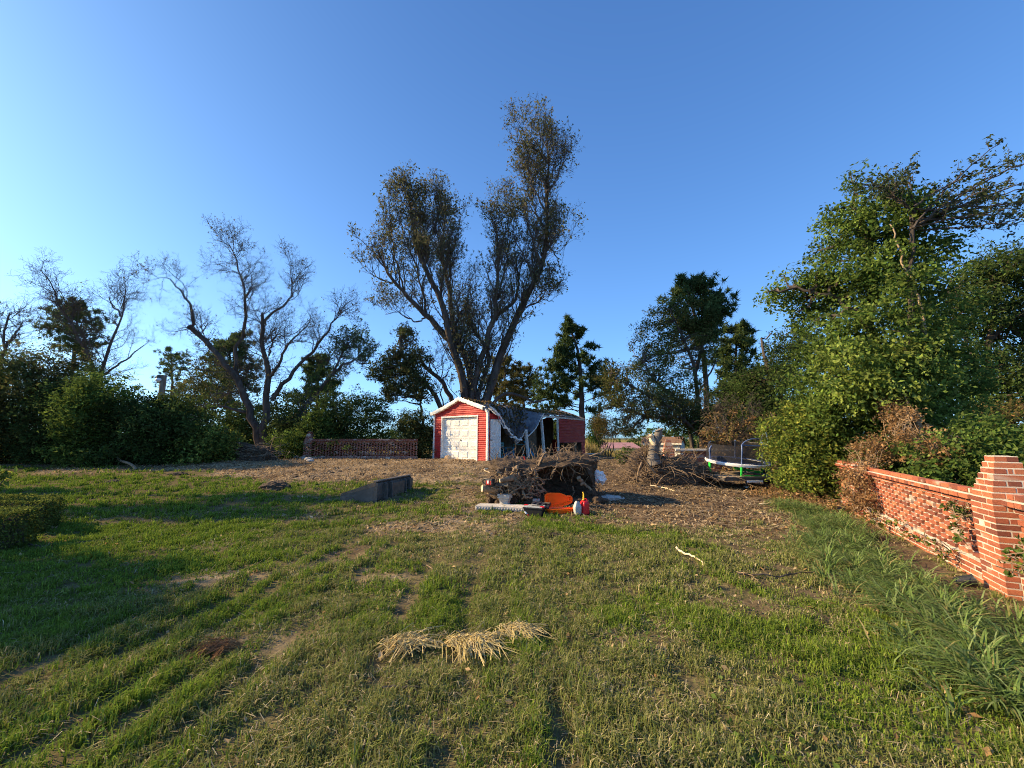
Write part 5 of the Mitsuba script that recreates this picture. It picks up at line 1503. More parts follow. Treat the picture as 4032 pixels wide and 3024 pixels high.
rim = np.stack([np.cos(angs), np.sin(angs), 0 * angs], -1) * (rad_ + .005)
tops = [.60, .60, .62, .62, .56, .48]
for p0, h in zip(rim, tops):
    part('pole', tr, put(tube(spline([p0, p0 + [0, 0, h * .55], p0 * .99 + [0, 0, h * .85], p0 * .93 + [0, 0, h]], 14), .021, 8), TMx), 'blue_grey_tube', smooth=50)
    part('leg', tr, put(tube([p0 * .97 + [0, 0, -.03], p0 * .97 + [0, 0, -.34]], .034, 8), TMx), 'green_plastic', smooth=50)
for i, j, lift in ((0, 1, .20), (1, 2, .36)):
    a0, a1 = rim[i] * .93 + [0, 0, tops[i]], rim[j] * .93 + [0, 0, tops[j]]
    part('top_bar', tr, put(tube(spline([a0, (a0 + a1) / 2 * [1.06, 1.06, 1], a1], 10), .017, 8), TMx), 'blue_grey_tube', smooth=50)
    up_ = [0, 0, lift]
    part('dome_arch', tr, put(tube(spline([a0, a0 + (a1 - a0) * .15 + np.array(up_) * .62, (a0 + a1) / 2 * [1.03, 1.03, 1] + up_, a0 + (a1 - a0) * .85 + np.array(up_) * .62, a1], 22), .017, 8), TMx), 'blue_grey_tube', smooth=50)
for i, j in ((0, 1), (2, 3), (4, 5)):
    part('foot_bar', tr, put(tube([rim[i] * .97 + [0, 0, -.33], rim[j] * .97 + [0, 0, -.33]], .042, 8), TMx), 'green_plastic', smooth=50)
zz = np.array([.04, .2, .36, .48, .57])
V = np.stack([np.stack([np.cos(A_) * rad_ * (.985 - .07 * (z / .57) ** 4), np.sin(A_) * rad_ * (.985 - .07 * (z / .57) ** 4), z * (1 + .06 * np.cos(A_))], -1) for z in zz])
part('net', tr, put(grid_mesh(V), TMx), 'net', smooth=True)
part('net_edge', tr, put(tube(V[-1], .008, 5, cap=False), TMx), 'black_plastic', smooth=50)
tl = thing('trailer', 'low black trailer with a jack stand carrying the trampoline', 'trailer')
gz = float(ground_z(TC[0], TC[1]))
dz = tz - .40
TLM = frame([TC[0], TC[1], dz], (1, .1, 0))
part('deck', tl, put(cat([cbox((2.0, .16, .035), (0, -.75 + .19 * i, 0), ch=.004) for i in range(9)]), TLM), 'timber')
part('frame', tl, put(cat([box((2.1, .06, .08), (0, y, -.06)) for y in (-.8, 0, .8)] + [box((.06, 1.7, .079), (x, 0, -.06)) for x in (-1, 1)]), TLM), 'dark_steel')
for s in (-1, 1):
    wk = part('wheel', tl, put(trimesh.creation.revolve([(.10, -.06), (.20, -.08), (.24, -.06), (.24, .06), (.20, .08), (.10, .06)], sections=24).apply_transform(trimesh.transformations.rotation_matrix(math.pi / 2, [0, 1, 0])).apply_translation([s * 1.15, .2, -.10]), TLM), 'black_plastic', smooth=35)
tg = on_ground(2940, 1922, 11.6)
part('tongue', tl, hull([p + d for p in (np.array([tg[0], tg[1] + .05, dz - .08]), TC * [1, 1, 0] + [0, -.7, dz - .06]) for d in ((-.04, 0, -.04), (.04, 0, -.04), (-.04, 0, .04), (.04, 0, .04))]), 'dark_steel')
part('jack', tl, tube([tg + [0, 0, .02], tg + [0, 0, .62]], .028, 8), 'dark_steel', smooth=50)
part('jack_foot', tl, cbox((.09, .09, .05), tg + [0, 0, .03], ch=.01), 'white_plastic', label='small white foot of the jack stand')
part('safety_chain', tl, cat([trimesh.creation.torus(.016, .004, 10, 6).apply_transform(trimesh.transformations.rotation_matrix(k * math.pi / 2, [0, 0, 1]) @ trimesh.transformations.rotation_matrix(math.pi / 2, [1, 0, 0])).apply_translation(tg + [.05 + .01 * math.sin(k), -.03, .08 + .026 * k]) for k in range(14)]), 'dark_steel', kind='stuff')
part('lamp_board', tl, put(cbox((.5, .03, .06), (-.1, -.86, -.12), ch=.006), TLM), 'white_plastic')

# ---- buildings beyond
WH = at(2604, 1765, 28.6)
hk = thing('garden_shed', 'low white garden shed with a brown shingle roof beyond the stump', 'garden shed')
HM = frame([WH[0], WH[1], -.42], (.85, -.53, 0)) @ np.diag([.87, .87, .87, 1.0])
part('wall', hk, put(box((2.9, 2.2, 1.9), (0, 1.1, .95)), HM), 'white_paint')
gb = cat([put(extrude([(0, 0), (2.2, 0), (2.2, 1.95), (1.1, 2.35), (0, 1.95)], .03), np.array([[0, 0, 1, 1.46], [1, 0, 0, 0], [0, 1, 0, 0], [0, 0, 0, 1.0]]))])
part('gable_wall', hk, put(gb, HM), 'grey_metal', label='blue grey boarded gable end')
for i in range(9):
    part('board', hk, put(hull([(1.49 + dx, y, z) for y in (.02, 2.18) for dx, z in ((0, .02 + .21 * i), (.03, .02 + .21 * i), (.005, .225 + .21 * i), (0, .225 + .21 * i))]), HM), 'grey_metal')
rk_ = part('roof', hk, put(cat([hull([(x, y, z + d) for x in (-1.65, 1.62) for y, z in ((-.18, 1.86), (1.1, 2.38)) for d in (0, .05)]), hull([(x, y, z + d) for x in (-1.65, 1.62) for y, z in ((2.38, 1.86), (1.1, 2.38)) for d in (0, .05)])]), HM), 'shingle')
part('fascia', rk_, put(box((3.25, .03, .14), (0, -.2, 1.84)), HM), 'white_paint')
HH = at(2415, 1756, 95)
hk = thing('house', 'distant low house with a dull pink roof beyond the yellow field', 'house')
HM = frame([HH[0], HH[1], -3.85], (1, .05, 0))
part('wall', hk, put(box((13, 8, 3.0), (0, 4, 1.5)), HM), 'white_paint')
part('roof', hk, put(hull([(x, y, z) for x, y, z in ((-7, -.5, 3.0), (7, -.5, 3.0), (7, 8.5, 3.0), (-7, 8.5, 3.0), (-6.2, 4, 4.35), (6.2, 4, 4.35))]), HM), 'pink_shingle')
for x in (-4, -1, 3):
    part('window', hk, put(box((1.2, .06, 1.1), (x, -.02, 1.7)), HM), 'dark_room')

# ---- yard lamp on a wooden pole above the left thicket
LPp = at(641, 1520, 19.5)
pl = thing('yard_lamp', 'wooden pole with a pale yard lamp on a short arm above the left thicket', 'lamp post')
part('pole', pl, tube([LPp * [1, 1, 0] + [0, 0, .2], at(645, 1478, 19.5)], [.16, .13], 10), 'timber', smooth=50)
part('arm', pl, tube([at(645, 1484, 19.5), at(628, 1482, 19.4)], .045, 6), 'dark_steel')
part('lamp_head', pl, tube([at(626, 1478, 19.4), at(626, 1488, 19.4)], [.10, .12], 10), 'dark_steel', smooth=50)
part('globe', pl, trimesh.creation.icosphere(2, .15).apply_scale([1, 1, .75]).apply_translation(at(626, 1496, 19.4)), 'white_plastic', smooth=True)


# ---- clipped box hedges at the left
def hedge(label, ring, h, seed, n):
    rng = np.random.default_rng(seed)
    key = thing('box_hedge', label, 'hedge')
    ring = np.array(ring, float)
    z0 = float(ground_z(ring[0, 0], ring[0, 1])) - .05
    poly = Polygon(ring)
    m = extrude(poly.buffer(-.11), h - .10).apply_translation([0, 0, z0])
    part('inner_twigs', key, (np.asarray(m.vertices), np.asarray(m.faces)), 'bark')
    C, o = [], []
    per, top = poly.length * h, poly.area
    nt = int(n * top / (per + top))
    lo, hi = ring.min(0), ring.max(0)
    import shapely
    q = rng.uniform(lo, hi, (nt * 3, 2))
    q = q[shapely.contains_xy(poly, q[:, 0], q[:, 1])][:nt]
    C.append(np.c_[q, np.full(len(q), z0 + h) + .05 * (nfbm(np.c_[q * 3, 0 * q[:, 0]], 3, seed) - .5) + rng.normal(-.015, .018, len(q))])
    o.append(np.tile([0, 0, 1.0], (len(q), 1)))
    for i in range(len(ring)):
        p0, p1 = ring[i], ring[(i + 1) % len(ring)]
        L = np.linalg.norm(p1 - p0)
        m_ = int((n - nt) * L / poly.length)
        nv = np.array([(p1 - p0)[1], -(p1 - p0)[0], 0]) / L
        if Polygon(ring).exterior.is_ccw is False:
            nv = -nv
        a, zz = rng.random(m_), rng.random(m_)
        p = np.c_[p0 + (p1 - p0) * a[:, None], z0 + h * zz]
        rnd = ss(.82, 1, zz) * .07 + ss(.94, 1, np.abs(a - .5) * 2) * .04
        p = p + nv * (rng.normal(-.01, .025, m_) + .06 * (nfbm(p * 3, 3, seed + 1) - .5) - rnd)[:, None]
        C.append(p), o.append(np.tile(nv, (m_, 1)))
    v, f, c = leaves(np.vstack(C), .036, [(0.09, 0.13, 0.028), (0.13, 0.165, 0.036), (0.19, 0.21, 0.055), (0.06, 0.085, 0.022)], rng, .3, np.vstack(o) * .9, long=1.6)
    part('leaves', key, (v, f), 'leaf_skin', color=c)
    part('stems', key, cat([tube([(x, y, z0 - .05), (x + rng.normal(0, .05), y + rng.normal(0, .05), z0 + .3)], .018, 5) for x, y in np.c_[q[:24]]]), 'bark', kind='stuff')


hedge('clipped box hedge at the left edge, the nearer of the two', [(-7.1, 5.5), (-7.4, 6.3), (-10.2, 6.3), (-10.2, 5.2)], .58, 91, 26000)
hedge('clipped box hedge at the left edge, the farther of the two', [(-7.9, 6.75), (-8.55, 7.6), (-12.5, 7.7), (-12.5, 6.7)], .58, 92, 28000)
rng = np.random.default_rng(93)
key = thing('leafy_plant', 'plant with long pointed leaves at the left edge above the hedges', 'plant')
st, C = [], []
for k in range(9):
    b = np.array([-9.5 + rng.normal(0, .15), 7.1 + rng.normal(0, .12), .4])
    e = at(rng.uniform(-60, 45), rng.uniform(1825, 1885), 7.1)
    s = spline([b, (b + e) / 2 + rng.normal(0, .04, 3), e], 8)
    st.append(tube(s, np.linspace(.012, .005, 8), 5))
    C += [s[i] + rng.normal(0, .05, 3) for i in (3, 4, 5, 6, 6, 7, 7, 7) for _ in range(2)]
part('stems', key, cat(st), 'bark')
v, f, c = leaves(np.array(C), .17, YELLOW, rng, .5, long=3.4)
part('leaves', key, (v, f), 'leaf_skin', color=c)

# ---- garden spotlights by the wall
for u, v_, y0, lab in ((3805, 2312, 4.3, 'black garden spotlight lying in the bed at the foot of the nearer wall'), (3318, 2018, 8.0, 'small garden spotlight near the low pier under the dead vines')):
    g = on_ground(u, v_, y0)
    key = thing('garden_spotlight', lab, 'garden light')
    gm = frame(g + [0, 0, .07], (.75, -.5, .25))
    part('housing', key, put(trimesh.creation.revolve([(0, -.09), (.035, -.085), (.048, -.03), (.055, .06), (.06, .075), (.052, .075), (.045, .06), (0, .055)], sections=20).apply_transform(trimesh.transformations.rotation_matrix(math.pi / 2, [0, 1, 0])), gm), 'black_plastic', smooth=40)
    part('lens', key, put(trimesh.creation.cylinder(.046, .004, sections=20).apply_transform(trimesh.transformations.rotation_matrix(math.pi / 2, [0, 1, 0])).apply_translation([.062, 0, 0]), gm), 'white_plastic')
    part('stake', key, tube([g + [-.06, .03, -.08], g + [-.02, .0, .05]], .012, 6), 'black_plastic')

# ---- loose sticks lying on the lawn and against the thicket
STICKS = [('branch', 'pale stripped stick lying on the lawn right of centre', [(2665, 2165), (2690, 2185), (2740, 2205), (2770, 2238)], 6, .018, 'cut_wood'),
          ('branch', 'long dark forked branch lying on the lawn toward the right wall', [(2905, 2272), (2990, 2275), (3080, 2278), (3180, 2265), (3290, 2278)], 5.2, .011, 'bark'),
          ('branch', 'thin pale twig crossing the dark forked branch', [(2900, 2262), (2940, 2270), (2985, 2300)], 5.2, .007, 'root_wood'),
          ('branch', 'long thin stick lying in the shade in front of the nearer hedge', [(100, 2145), (260, 2150), (420, 2130), (560, 2100), (585, 2070)], 5.6, .012, 'bark'),
          ('branch', 'pale twig on the sunlit grass left of centre', [(1680, 2235), (1700, 2250), (1720, 2275)], 5, .008, 'root_wood'),
          ('branch', 'short grey stick low in the foreground right of the middle', [(1500, 2835), (1580, 2848), (1670, 2856)], 2.7, .008, 'bark'),
          ('branch', 'pale stick on the bare earth before the brush heap', [(2560, 1915), (2600, 1922), (2655, 1938)], 11, .018, 'cut_wood'),
          ('branch', 'crooked pale root sticking up before the brush heap', [(2585, 1912), (2600, 1890), (2625, 1868), (2645, 1866)], 11.4, .02, 'root_wood'),
          ('branch', 'pale wood strip on the bare earth left of the dead vines', [(2990, 1990), (3030, 1988), (3060, 1982)], 8.6, .016, 'cut_wood'),
          ('branch', 'short pale root piece on the straw between shed and bucket', [(1930, 1850), (1925, 1862), (1940, 1866), (1952, 1858)], 14, .025, 'cut_wood')]
for name, lab, spec, y0, r, b in STICKS:
    pts = np.array([on_ground(u, v_, y0) for u, v_ in spec]) + [0, 0, .03]
    p = spline(pts, 18, obj_rng, .006)
    if 'sticking up' in lab:
        p = spline([on_ground(*spec[0], y0) + [0, 0, 0]] + [at(u, v_, y0) for u, v_ in spec[1:]], 18)
    single(name, tube(p, np.linspace(r, r * .45, 18), 6), b, lab, 'branch', smooth=60)
fb = thing('branch', 'crooked pale branch leaning out of the dark left thicket onto the lawn', 'branch')
g = on_ground(535, 1850, 14.8)
part('stem', fb, tube(spline([g, g + [-.45, .25, .18], at(462, 1795, 15.6), at(465, 1765, 15.9), at(480, 1735, 16.2)], 20), np.linspace(.05, .03, 20), 7), 'root_wood', smooth=60)
for u, v_, s, k in ((1170, 1806, .16, 1), (1195, 1808, .14, 2), (1150, 1803, .12, 3), (1215, 1812, .15, 4), (1222, 1818, .12, 5)):
    g = on_ground(u, v_, 19.2)
    single('rubble_stone', crumple((s * 1.4, s, s * .7), 40 + k).apply_translation(g + [0, 0, s * .3]), 'concrete', 'pale rubble stone below the back wall pier, %s' % ('first', 'second', 'third', 'fourth', 'fifth')[[3, 1, 2, 4, 5].index(k)] + ' of five from the left', 'stone', 'rubble at the foot of the back pier')
single('loose_bricks', cat([box((.2, .1, .06), on_ground(u, v_, 15.5) + [0, 0, .05], trimesh.transformations.rotation_matrix(obj_rng.uniform(0, 3), [0, 0, 1])) for u, v_ in ((690, 1790), (740, 1800), (700, 1812))]), BRICKS[2], 'few loose bricks in the shade below the left thicket', 'bricks', kind='stuff')

# ---- dead vines on the wall, seedlings climbing it
rng = np.random.default_rng(95)


def vine(label, spots, n, per, size, pal, seed, name='dead_vine', r=.16, category='vine', strands=40):
    rng = np.random.default_rng(seed)
    key = thing(name, label, category)
    (v, f, c), C = clumps(spots, rng, n, per, size, pal, r=r, shell=.9)
    part('leaves', key, (v, f), 'leaf_skin', color=np.clip(c, 0, .9))
    i, j = rng.integers(0, len(C), strands), rng.integers(0, len(C), strands)
    q = C[i][:, None] * (1 - np.linspace(0, 1, 7))[None, :, None] + C[j][:, None] * np.linspace(0, 1, 7)[None, :, None] + rng.normal(0, .05, (strands, 7, 3))
    part('stems', key, tubes(q, np.full((strands, 7), .006), 4), 'root_wood')


W2 = C0 + UX * 4.6
vine('dry brown vines hanging over the low pier of the right wall', [(W2 + UN * .12 + [0, 0, .62] - UX * .6, (.30, .28, .5)), (W2 + UN * .15 + [0, 0, .9] - UX * .2, (.2, .2, .3)), (W2 + UN * .12 + [0, 0, .35] - UX * .9, (.22, .28, .32)), (W2 - UN * .3 + [0, 0, 1.35] + UX * .1, (.4, .4, .35))], 150, 26, .055, BROWN, 96)
vine('dry brown vines draped from the pale trunk behind the wall', [(W2 - UN * .9 + [0, 0, 1.9] + UX * .2, (.4, .4, .5)), (W2 - UN * .8 + [0, 0, 1.5] - UX * .8, (.4, .5, .35)), (W2 - UN * 1.0 + [0, 0, 2.2] + UX * .9, (.3, .4, .5))], 130, 24, .06, BROWN, 97)
vine('mat of dead brown stems and leaves on the ground below the far wall', [(C0 + UX * (4.9 + .8 * k) + UN * (.5 + .25 * (k % 3)) + [0, 0, .12], (.6, .6, .16)) for k in range(5)] + [(C0 + UX * (6.3 + .7 * k) + UN * (1.3 + .2 * (k % 2)) + [0, 0, .08], (.6, .5, .10)) for k in range(4)], 260, 28, .055, BROWN + OLIVE[:1], 98)
vine('green creeper seedling on the pierced wall beside the stepped pier', [(C0 + UX * .62 + UN * .05 + [0, 0, .72], (.10, .06, .07)), (C0 + UX * .75 + UN * .05 + [0, 0, .78], (.08, .06, .05)), (C0 + UX * .66 + UN * .05 + [0, 0, .5], (.05, .04, .12))], 18, 9, .06, YELLOW[2:] + GREEN, 99, name='creeper', r=.05, strands=8)
vine('yellowing creeper seedlings along the foot of the pierced wall', [(C0 + UX * (.9 + .55 * k) + UN * .08 + [0, 0, .16 + .06 * (k % 2)], (.12, .08, .08)) for k in range(6)], 30, 9, .05, YELLOW + GREEN, 100, name='creeper', r=.06, strands=10)
vine('creeper leaves on the cut off near end of the right wall', [(C0 - UX * (.25 + .2 * k) + UN * .0 + [0, 0, .35 + .16 * k], (.12, .08, .12)) for k in range(4)], 28, 10, .06, GREEN + YELLOW[2:], 101, name='creeper', r=.07, strands=10)
# ---------------------------------------------------------------- ground cover
cover = np.random.default_rng(2024)


def scatter(n, y0, y1, half=1.42, xmin=-30, xmax=30):
    """points of the visible ground, even per square metre, between distances y0 and y1"""
    y = np.sqrt(cover.uniform(y0 * y0, y1 * y1, n))
    x = cover.uniform(-half, half, n) * y
    k = (x > xmin) & (x < xmax)
    return x[k], y[k]


def right_of_wall(x, y):
    return (x - 5.0) - (y - 4.14) * .535 > -.02


def blades(x, y, h, w, lean, colors, curl=.5):
    n = len(x)
    z = surf(x, y)
    a = cover.uniform(0, 2 * math.pi, n)
    side = np.stack([np.cos(a), np.sin(a), 0 * a], -1)
    fwd = np.stack([-np.sin(a), np.cos(a), 0 * a], -1)
    b = np.stack([x, y, z - .004], -1)
    h, w, lean = h[:, None], w[:, None], lean[:, None]
    m = b + fwd * lean * h * .35 + np.array([0, 0, 1.0]) * h * .62 * np.sqrt(np.maximum(0, 1 - lean ** 2 * .35))
    t = b + fwd * lean * h * (.9 + curl * .4) + np.array([0, 0, 1.0]) * h * np.maximum(.06, 1 - .75 * lean ** 1.5)
    v = np.stack([b - side * w, b + side * w, m + side * w * .75, m - side * w * .75, t], 1).reshape(-1, 3)
    o = (np.arange(n) * 5)[:, None]
    f = np.vstack([o + [0, 1, 2], o + [0, 2, 3], o + [3, 2, 4]])
    return v, f, np.repeat(colors, 5, 0)


def rows(x, y):
    """ridges of longer grass left standing between the wheel marks"""
    r = .5 + .5 * np.sin((x + .06 * np.sin(y * 1.7)) * 2 * math.pi / .30)
    return r * ss(-3.6, -2.9, x) * ss(2.2, -.6, x) * ss(7.2, 5.6, y) * ss(.30, .6, nfbm(np.stack([x * .9, y * .6, 0 * x], -1), 3, 44))


def lawn(n, per, y0, y1, w0, h0, dry0, spread):
    """tussocks of `per` blades leaning outwards, on the visible lawn between y0 and y1"""
    x, y = scatter(n // per, y0, y1, xmin=-24)
    b, t = bare(x, y), track(x, y)
    lush = nfbm(np.stack([x * .8, y * .8, 0 * x], -1), 3, 41)
    fine = nfbm(np.stack([x * 3.6, y * 3.6, 0 * x], -1), 3, 42)
    keep = (cover.random(len(x)) > .97 * b + .75 * t) & ~right_of_wall(x, y) & (cover.random(len(x)) < .30 + 1.4 * fine)
    x, y, b, t, lush, fine = (np.repeat(q[keep], per) for q in (x, y, b, t, lush, fine))
    n = len(x)
    rw_ = rows(x, y)
    a = cover.uniform(0, 2 * math.pi, n)
    rad = spread * np.sqrt(cover.random(n)) * cover.uniform(.5, 1.3, n)
    x, y = x + np.cos(a) * rad, y + np.sin(a) * rad
    green = .92 * ss(-.4, -2.8, x * .7 + 1.0 + (lush - .5) * 6)
    green = np.maximum(green, ss(.50, .66, lush) * .7) * (1 - .5 * b)
    green = np.maximum(green, .8 * rw_)
    green = np.maximum(green, ss(1.4, .3, np.abs(x - 1.0)) * ss(6.3, 7.2, y) * ss(9.0, 8.2, y) * .85)
    key = np.repeat(cover.random(n // per), per) * .6 + cover.random(n) * .4       # whole tussocks tend to one colour
    pg = tint([(0.155, 0.235, 0.03), (0.215, 0.29, 0.042), (0.10, 0.16, 0.025)], n, cover, .18)
    pm = tint([(0.185, 0.22, 0.056), (0.25, 0.26, 0.085), (0.11, 0.145, 0.035), (0.31, 0.285, 0.13)], n, cover, .18)
    ps = tint([(0.50, 0.41, 0.23), (0.38, 0.30, 0.165), (0.58, 0.49, 0.30)], n, cover, .2)
    c = np.where((key < green * .9 + .05)[:, None], pg, pm)
    dry = (cover.random(n) * .5 + key * .5) < dry0 * (1.3 - green) + .25 * b
    c = np.where(dry[:, None], ps, c)
    h = h0 * cover.uniform(.4, 1.25, n) * (.45 + .6 * lush + .9 * ss(.40, .70, fine) + .55 * rw_) * (1 - .5 * b) * (1 - .4 * t)
    lean = np.where(dry, cover.uniform(.5, 1.0, n), np.clip(.15 + .6 * rad / spread + cover.normal(0, .2, n), .02, .98))
    return blades(x, y, h, w0 * cover.uniform(.6, 1.25, n), lean, c)


G = join([lawn(225000, 16, 1.6, 4.2, .0033, .064, .20, .055), lawn(190000, 14, 4.2, 7.5, .0050, .070, .19, .065), lawn(120000, 12, 7.5, 13.0, .0095, .078, .17, .08), lawn(36000, 10, 13.0, 19, .016, .09, .18, .1)])
single('grass', G[:2], 'grass_skin', 'worn lawn of short green and straw coloured grass', 'grass', color=np.clip(G[2], 0, .9), kind='stuff')
x, y = scatter(12000, 1.8, 8)
k = (nfbm(np.stack([x * 1.1, y * 1.1, 0 * x], -1), 3, 46) > .5) & ~right_of_wall(x, y) & (bare(x, y) < .6)
x, y = x[k], y[k]
v, f, c = leaves(np.stack([x, y, surf(x, y) + cover.uniform(.01, .045, len(x))], -1), .032, VIVID, cover, 1.6, long=1.3)
single('lawn_weeds', (v, f), 'leaf_skin', 'small round leaved weeds growing through the lawn', 'weeds', color=np.clip(c, 0, .9), kind='stuff')
# cut stalks lying loose on the lawn
x, y = scatter(20000, 1.8, 9)
k = ~right_of_wall(x, y) & (nfbm(np.stack([x * 1.4 + 5, y * 1.4, 0 * x], -1), 3, 47) > .42)
x, y = x[k], y[k]
a, L_ = cover.uniform(0, math.pi, len(x)), cover.uniform(.01, .042, len(x))
d_ = np.stack([np.cos(a), np.sin(a), cover.normal(0, .35, len(x))], -1) * L_[:, None]
s_ = np.stack([-np.sin(a), np.cos(a), 0 * a], -1) * .0018
p = np.stack([x, y, surf(x, y) + cover.uniform(.012, .045, len(x))], -1)
sv = np.stack([p - d_ - s_, p - d_ + s_, p + d_ + s_, p + d_ - s_], 1).reshape(-1, 3)
o = (np.arange(len(x)) * 4)[:, None]
single('cut_stalks', (sv, np.vstack([o + [0, 1, 2], o + [0, 2, 3]])), 'grass_skin', 'loose pale stalks and clippings lying on the lawn', 'clippings', color=np.repeat(np.clip(tint([(0.46, 0.38, 0.22), (0.34, 0.27, 0.15), (0.55, 0.47, 0.30)], len(x), cover), 0, .9), 4, 0), kind='stuff')

# chopped straw, dead leaves and twigs on the bare earth
x, y = scatter(150000, 6.5, 22, xmin=-18, xmax=11)
b = bare(x, y)
k = (cover.random(len(x)) < (1 - .45 * ss(.5, 2.5, x)) * b * (.25 + .75 * ss(9, 6, y) + .6 * (nfbm(np.stack([x * 1.6, y * 1.6, 0 * x], -1), 3, 50) > .5))) & ~right_of_wall(x, y)
x, y = x[k], y[k]
C = np.stack([x, y, surf(x, y) + cover.uniform(.004, .045, len(x))], -1)
warm = ss(-1.5, 1.5, x + cover.normal(0, 1.0, len(x)))
v, f, c = leaves(C, .085, [(0.32, 0.22, 0.115), (0.45, 0.34, 0.195), (0.20, 0.13, 0.07), (0.52, 0.41, 0.26)], cover, 1.4, long=2.4)
c = c * (1 - .12 * np.repeat(warm, 4)[:, None]) * np.repeat(1 - .10 * warm[:, None] * np.array([0, .3, .6]), 4, 0)
x, y = scatter(60000, 7, 21, xmin=-16, xmax=9)
k = (cover.random(len(x)) < bare(x, y)) & ~right_of_wall(x, y)
x, y = x[k], y[k]
a, L_ = cover.uniform(0, math.pi, len(x)), cover.uniform(.04, .16, len(x))
d_ = np.stack([np.cos(a), np.sin(a), cover.normal(0, .15, len(x))], -1) * L_[:, None]
s_ = np.stack([-np.sin(a), np.cos(a), 0 * a], -1) * .007
p = np.stack([x, y, surf(x, y) + .025], -1)
sv = np.stack([p - d_ - s_, p - d_ + s_, p + d_ + s_, p + d_ - s_], 1).reshape(-1, 3)
o = (np.arange(len(x)) * 4)[:, None]
sc = np.repeat(tint([(0.50, 0.40, 0.26), (0.36, 0.28, 0.175), (0.25, 0.18, 0.11)], len(x), cover), 4, 0)
LT = join([(v, f, c), (sv, np.vstack([o + [0, 1, 2], o + [0, 2, 3]]), sc)])
single('leaf_litter', LT[:2], 'grass_skin', 'chopped straw, dead leaves and chips strewn over the bare earth', 'leaf litter', color=np.clip(LT[2], 0, .9), kind='stuff')
# fallen leaves on the lawn and in the bed at the right
x, y = scatter(1500, 1.8, 12, xmin=-9, xmax=7)
x2, y2 = scatter(9000, 1.8, 8)
k = np.abs((x2 - 5.0) - (y2 - 4.14) * .535 + 1.1 + .5 * cover.normal(size=len(x2))) < .35
x, y = np.r_[x, x2[k]], np.r_[y, y2[k]]
k = ~right_of_wall(x, y)
x, y = x[k], y[k]
v, f, c = leaves(np.stack([x, y, surf(x, y) + .035], -1), .05, [(0.40, 0.28, 0.14), (0.30, 0.18, 0.08), (0.50, 0.38, 0.22)], cover, 1.6, long=1.7)
single('fallen_leaves', (v, f), 'grass_skin', 'scattered tan fallen leaves on the lawn and beside the grass border', 'fallen leaves', color=np.clip(c, 0, .9), kind='stuff')
# clods
x, y = scatter(2600, 7.0, 20, xmin=-12, xmax=9)
k = (bare(x, y) > .6) & ~right_of_wall(x, y) & (nfbm(np.stack([x, y, 0 * x], -1), 3, 55) > .46)
x, y = x[k], y[k]
base = trimesh.creation.icosphere(1, 1.0)
bv = base.vertices
s = cover.uniform(.02, .07, (len(x), 1, 1)) * np.array([1.2, 1, .65])
nv = bv[None] * (1 + cover.normal(0, .22, (len(x), len(bv), 1))) * s + np.stack([x, y, surf(x, y)], -1)[:, None]
cf = (np.asarray(base.faces)[None] + (np.arange(len(x)) * len(bv))[:, None, None]).reshape(-1, 3)
single('earth_clods', (nv.reshape(-1, 3), cf), 'soil', 'crumbled dark clods of earth scattered on the bare ground', 'clods of earth', kind='stuff')
# leaves lying on the broken roof
P_ = []
for s0, s1, t0, t1, m_ in ((.9, 4.2, .22, .70, 2000), (1.4, 3.6, .5, .98, 900), (4.5, 9.5, .2, .95, 900), (4.8, 7.5, .45, .75, 600), (.2, 2.2, .02, .25, 260)):
    s, t = cover.uniform(s0, s1, m_), np.clip(cover.normal((t0 + t1) / 2, (t1 - t0) / 3.2, m_), t0 - .1, t1)
    src, n0, n1, a0, a1 = (Q, 150, 26, -.14, 4.75) if s1 < 4.4 else (Q2, 160, 12, 4.70, LEN + .14)
    i = np.clip(((s - a0) / (a1 - a0) * (n0 - 1)).astype(int), 0, n0 - 1)
    j = np.clip((t * (n1 - 1)).astype(int), 0, n1 - 1)
    P_.append(src[i, j] + cover.normal(0, .035, (m_, 3)) + [0, 0, .05])
P_ = np.vstack(P_)
P_ = (SM @ np.c_[P_, np.ones(len(P_))].T).T[:, :3]
v, f, c = leaves(P_, .13, BROWN + OLIVE, cover, 1.0, long=1.8)
single('roof_leaves', (v, f), 'grass_skin', 'dead brown leaves heaped on the caved in shed roof', 'dead leaves', color=np.clip(c * .8, 0, .9), kind='stuff')

# ---- border of long grass along the right wall
n = 18000
t = cover.uniform(-2.6, 5.2, n)
off = np.abs(cover.normal(0, 1, n)) * .17
side = cover.choice([-1, 1], n)
cl = .95 + .28 * np.sin(t * 1.3 + .5) * .5 + .15 * (nnoise(np.stack([t * 2, 0 * t, 0 * t], -1), 6) - .5)
q = C0[None] + UX[None] * t[:, None] + UN[None] * (cl + side * off * (1.15 - .05 * t))[:, None]
cell = np.round(q[:, :2] / .24)
tuft = cell * .24 + np.stack([nnoise(np.c_[cell * 1.37, 0 * cell[:, 0]], 3) - .5, nnoise(np.c_[cell * 1.37, 0 * cell[:, 0] + 9], 4) - .5], -1) * .22 + cover.normal(0, .028, (n, 2))
x, y = tuft[:, 0], tuft[:, 1]
k = y > 1.0
x, y = x[k], y[k]
n = len(x)
L_ = cover.uniform(.17, .38, n) * (.75 + .5 * nnoise(np.c_[x * 2.3, y * 2.3, 0 * x], 12))
az = cover.uniform(0, 2 * math.pi, n)
az = np.where(cover.random(n) < .25, np.arctan2(UN[1], UN[0]) + cover.normal(0, .9, n), az)
out = np.stack([np.cos(az), np.sin(az), 0 * az], -1)
sd_ = np.stack([-np.sin(az), np.cos(az), 0 * az], -1)
wd = cover.uniform(.0036, .0066, n)[:, None]
b = np.stack([x, y, surf(x, y) - .01], -1)
arch = cover.uniform(.45, 1.15, n)[:, None]
rows = []
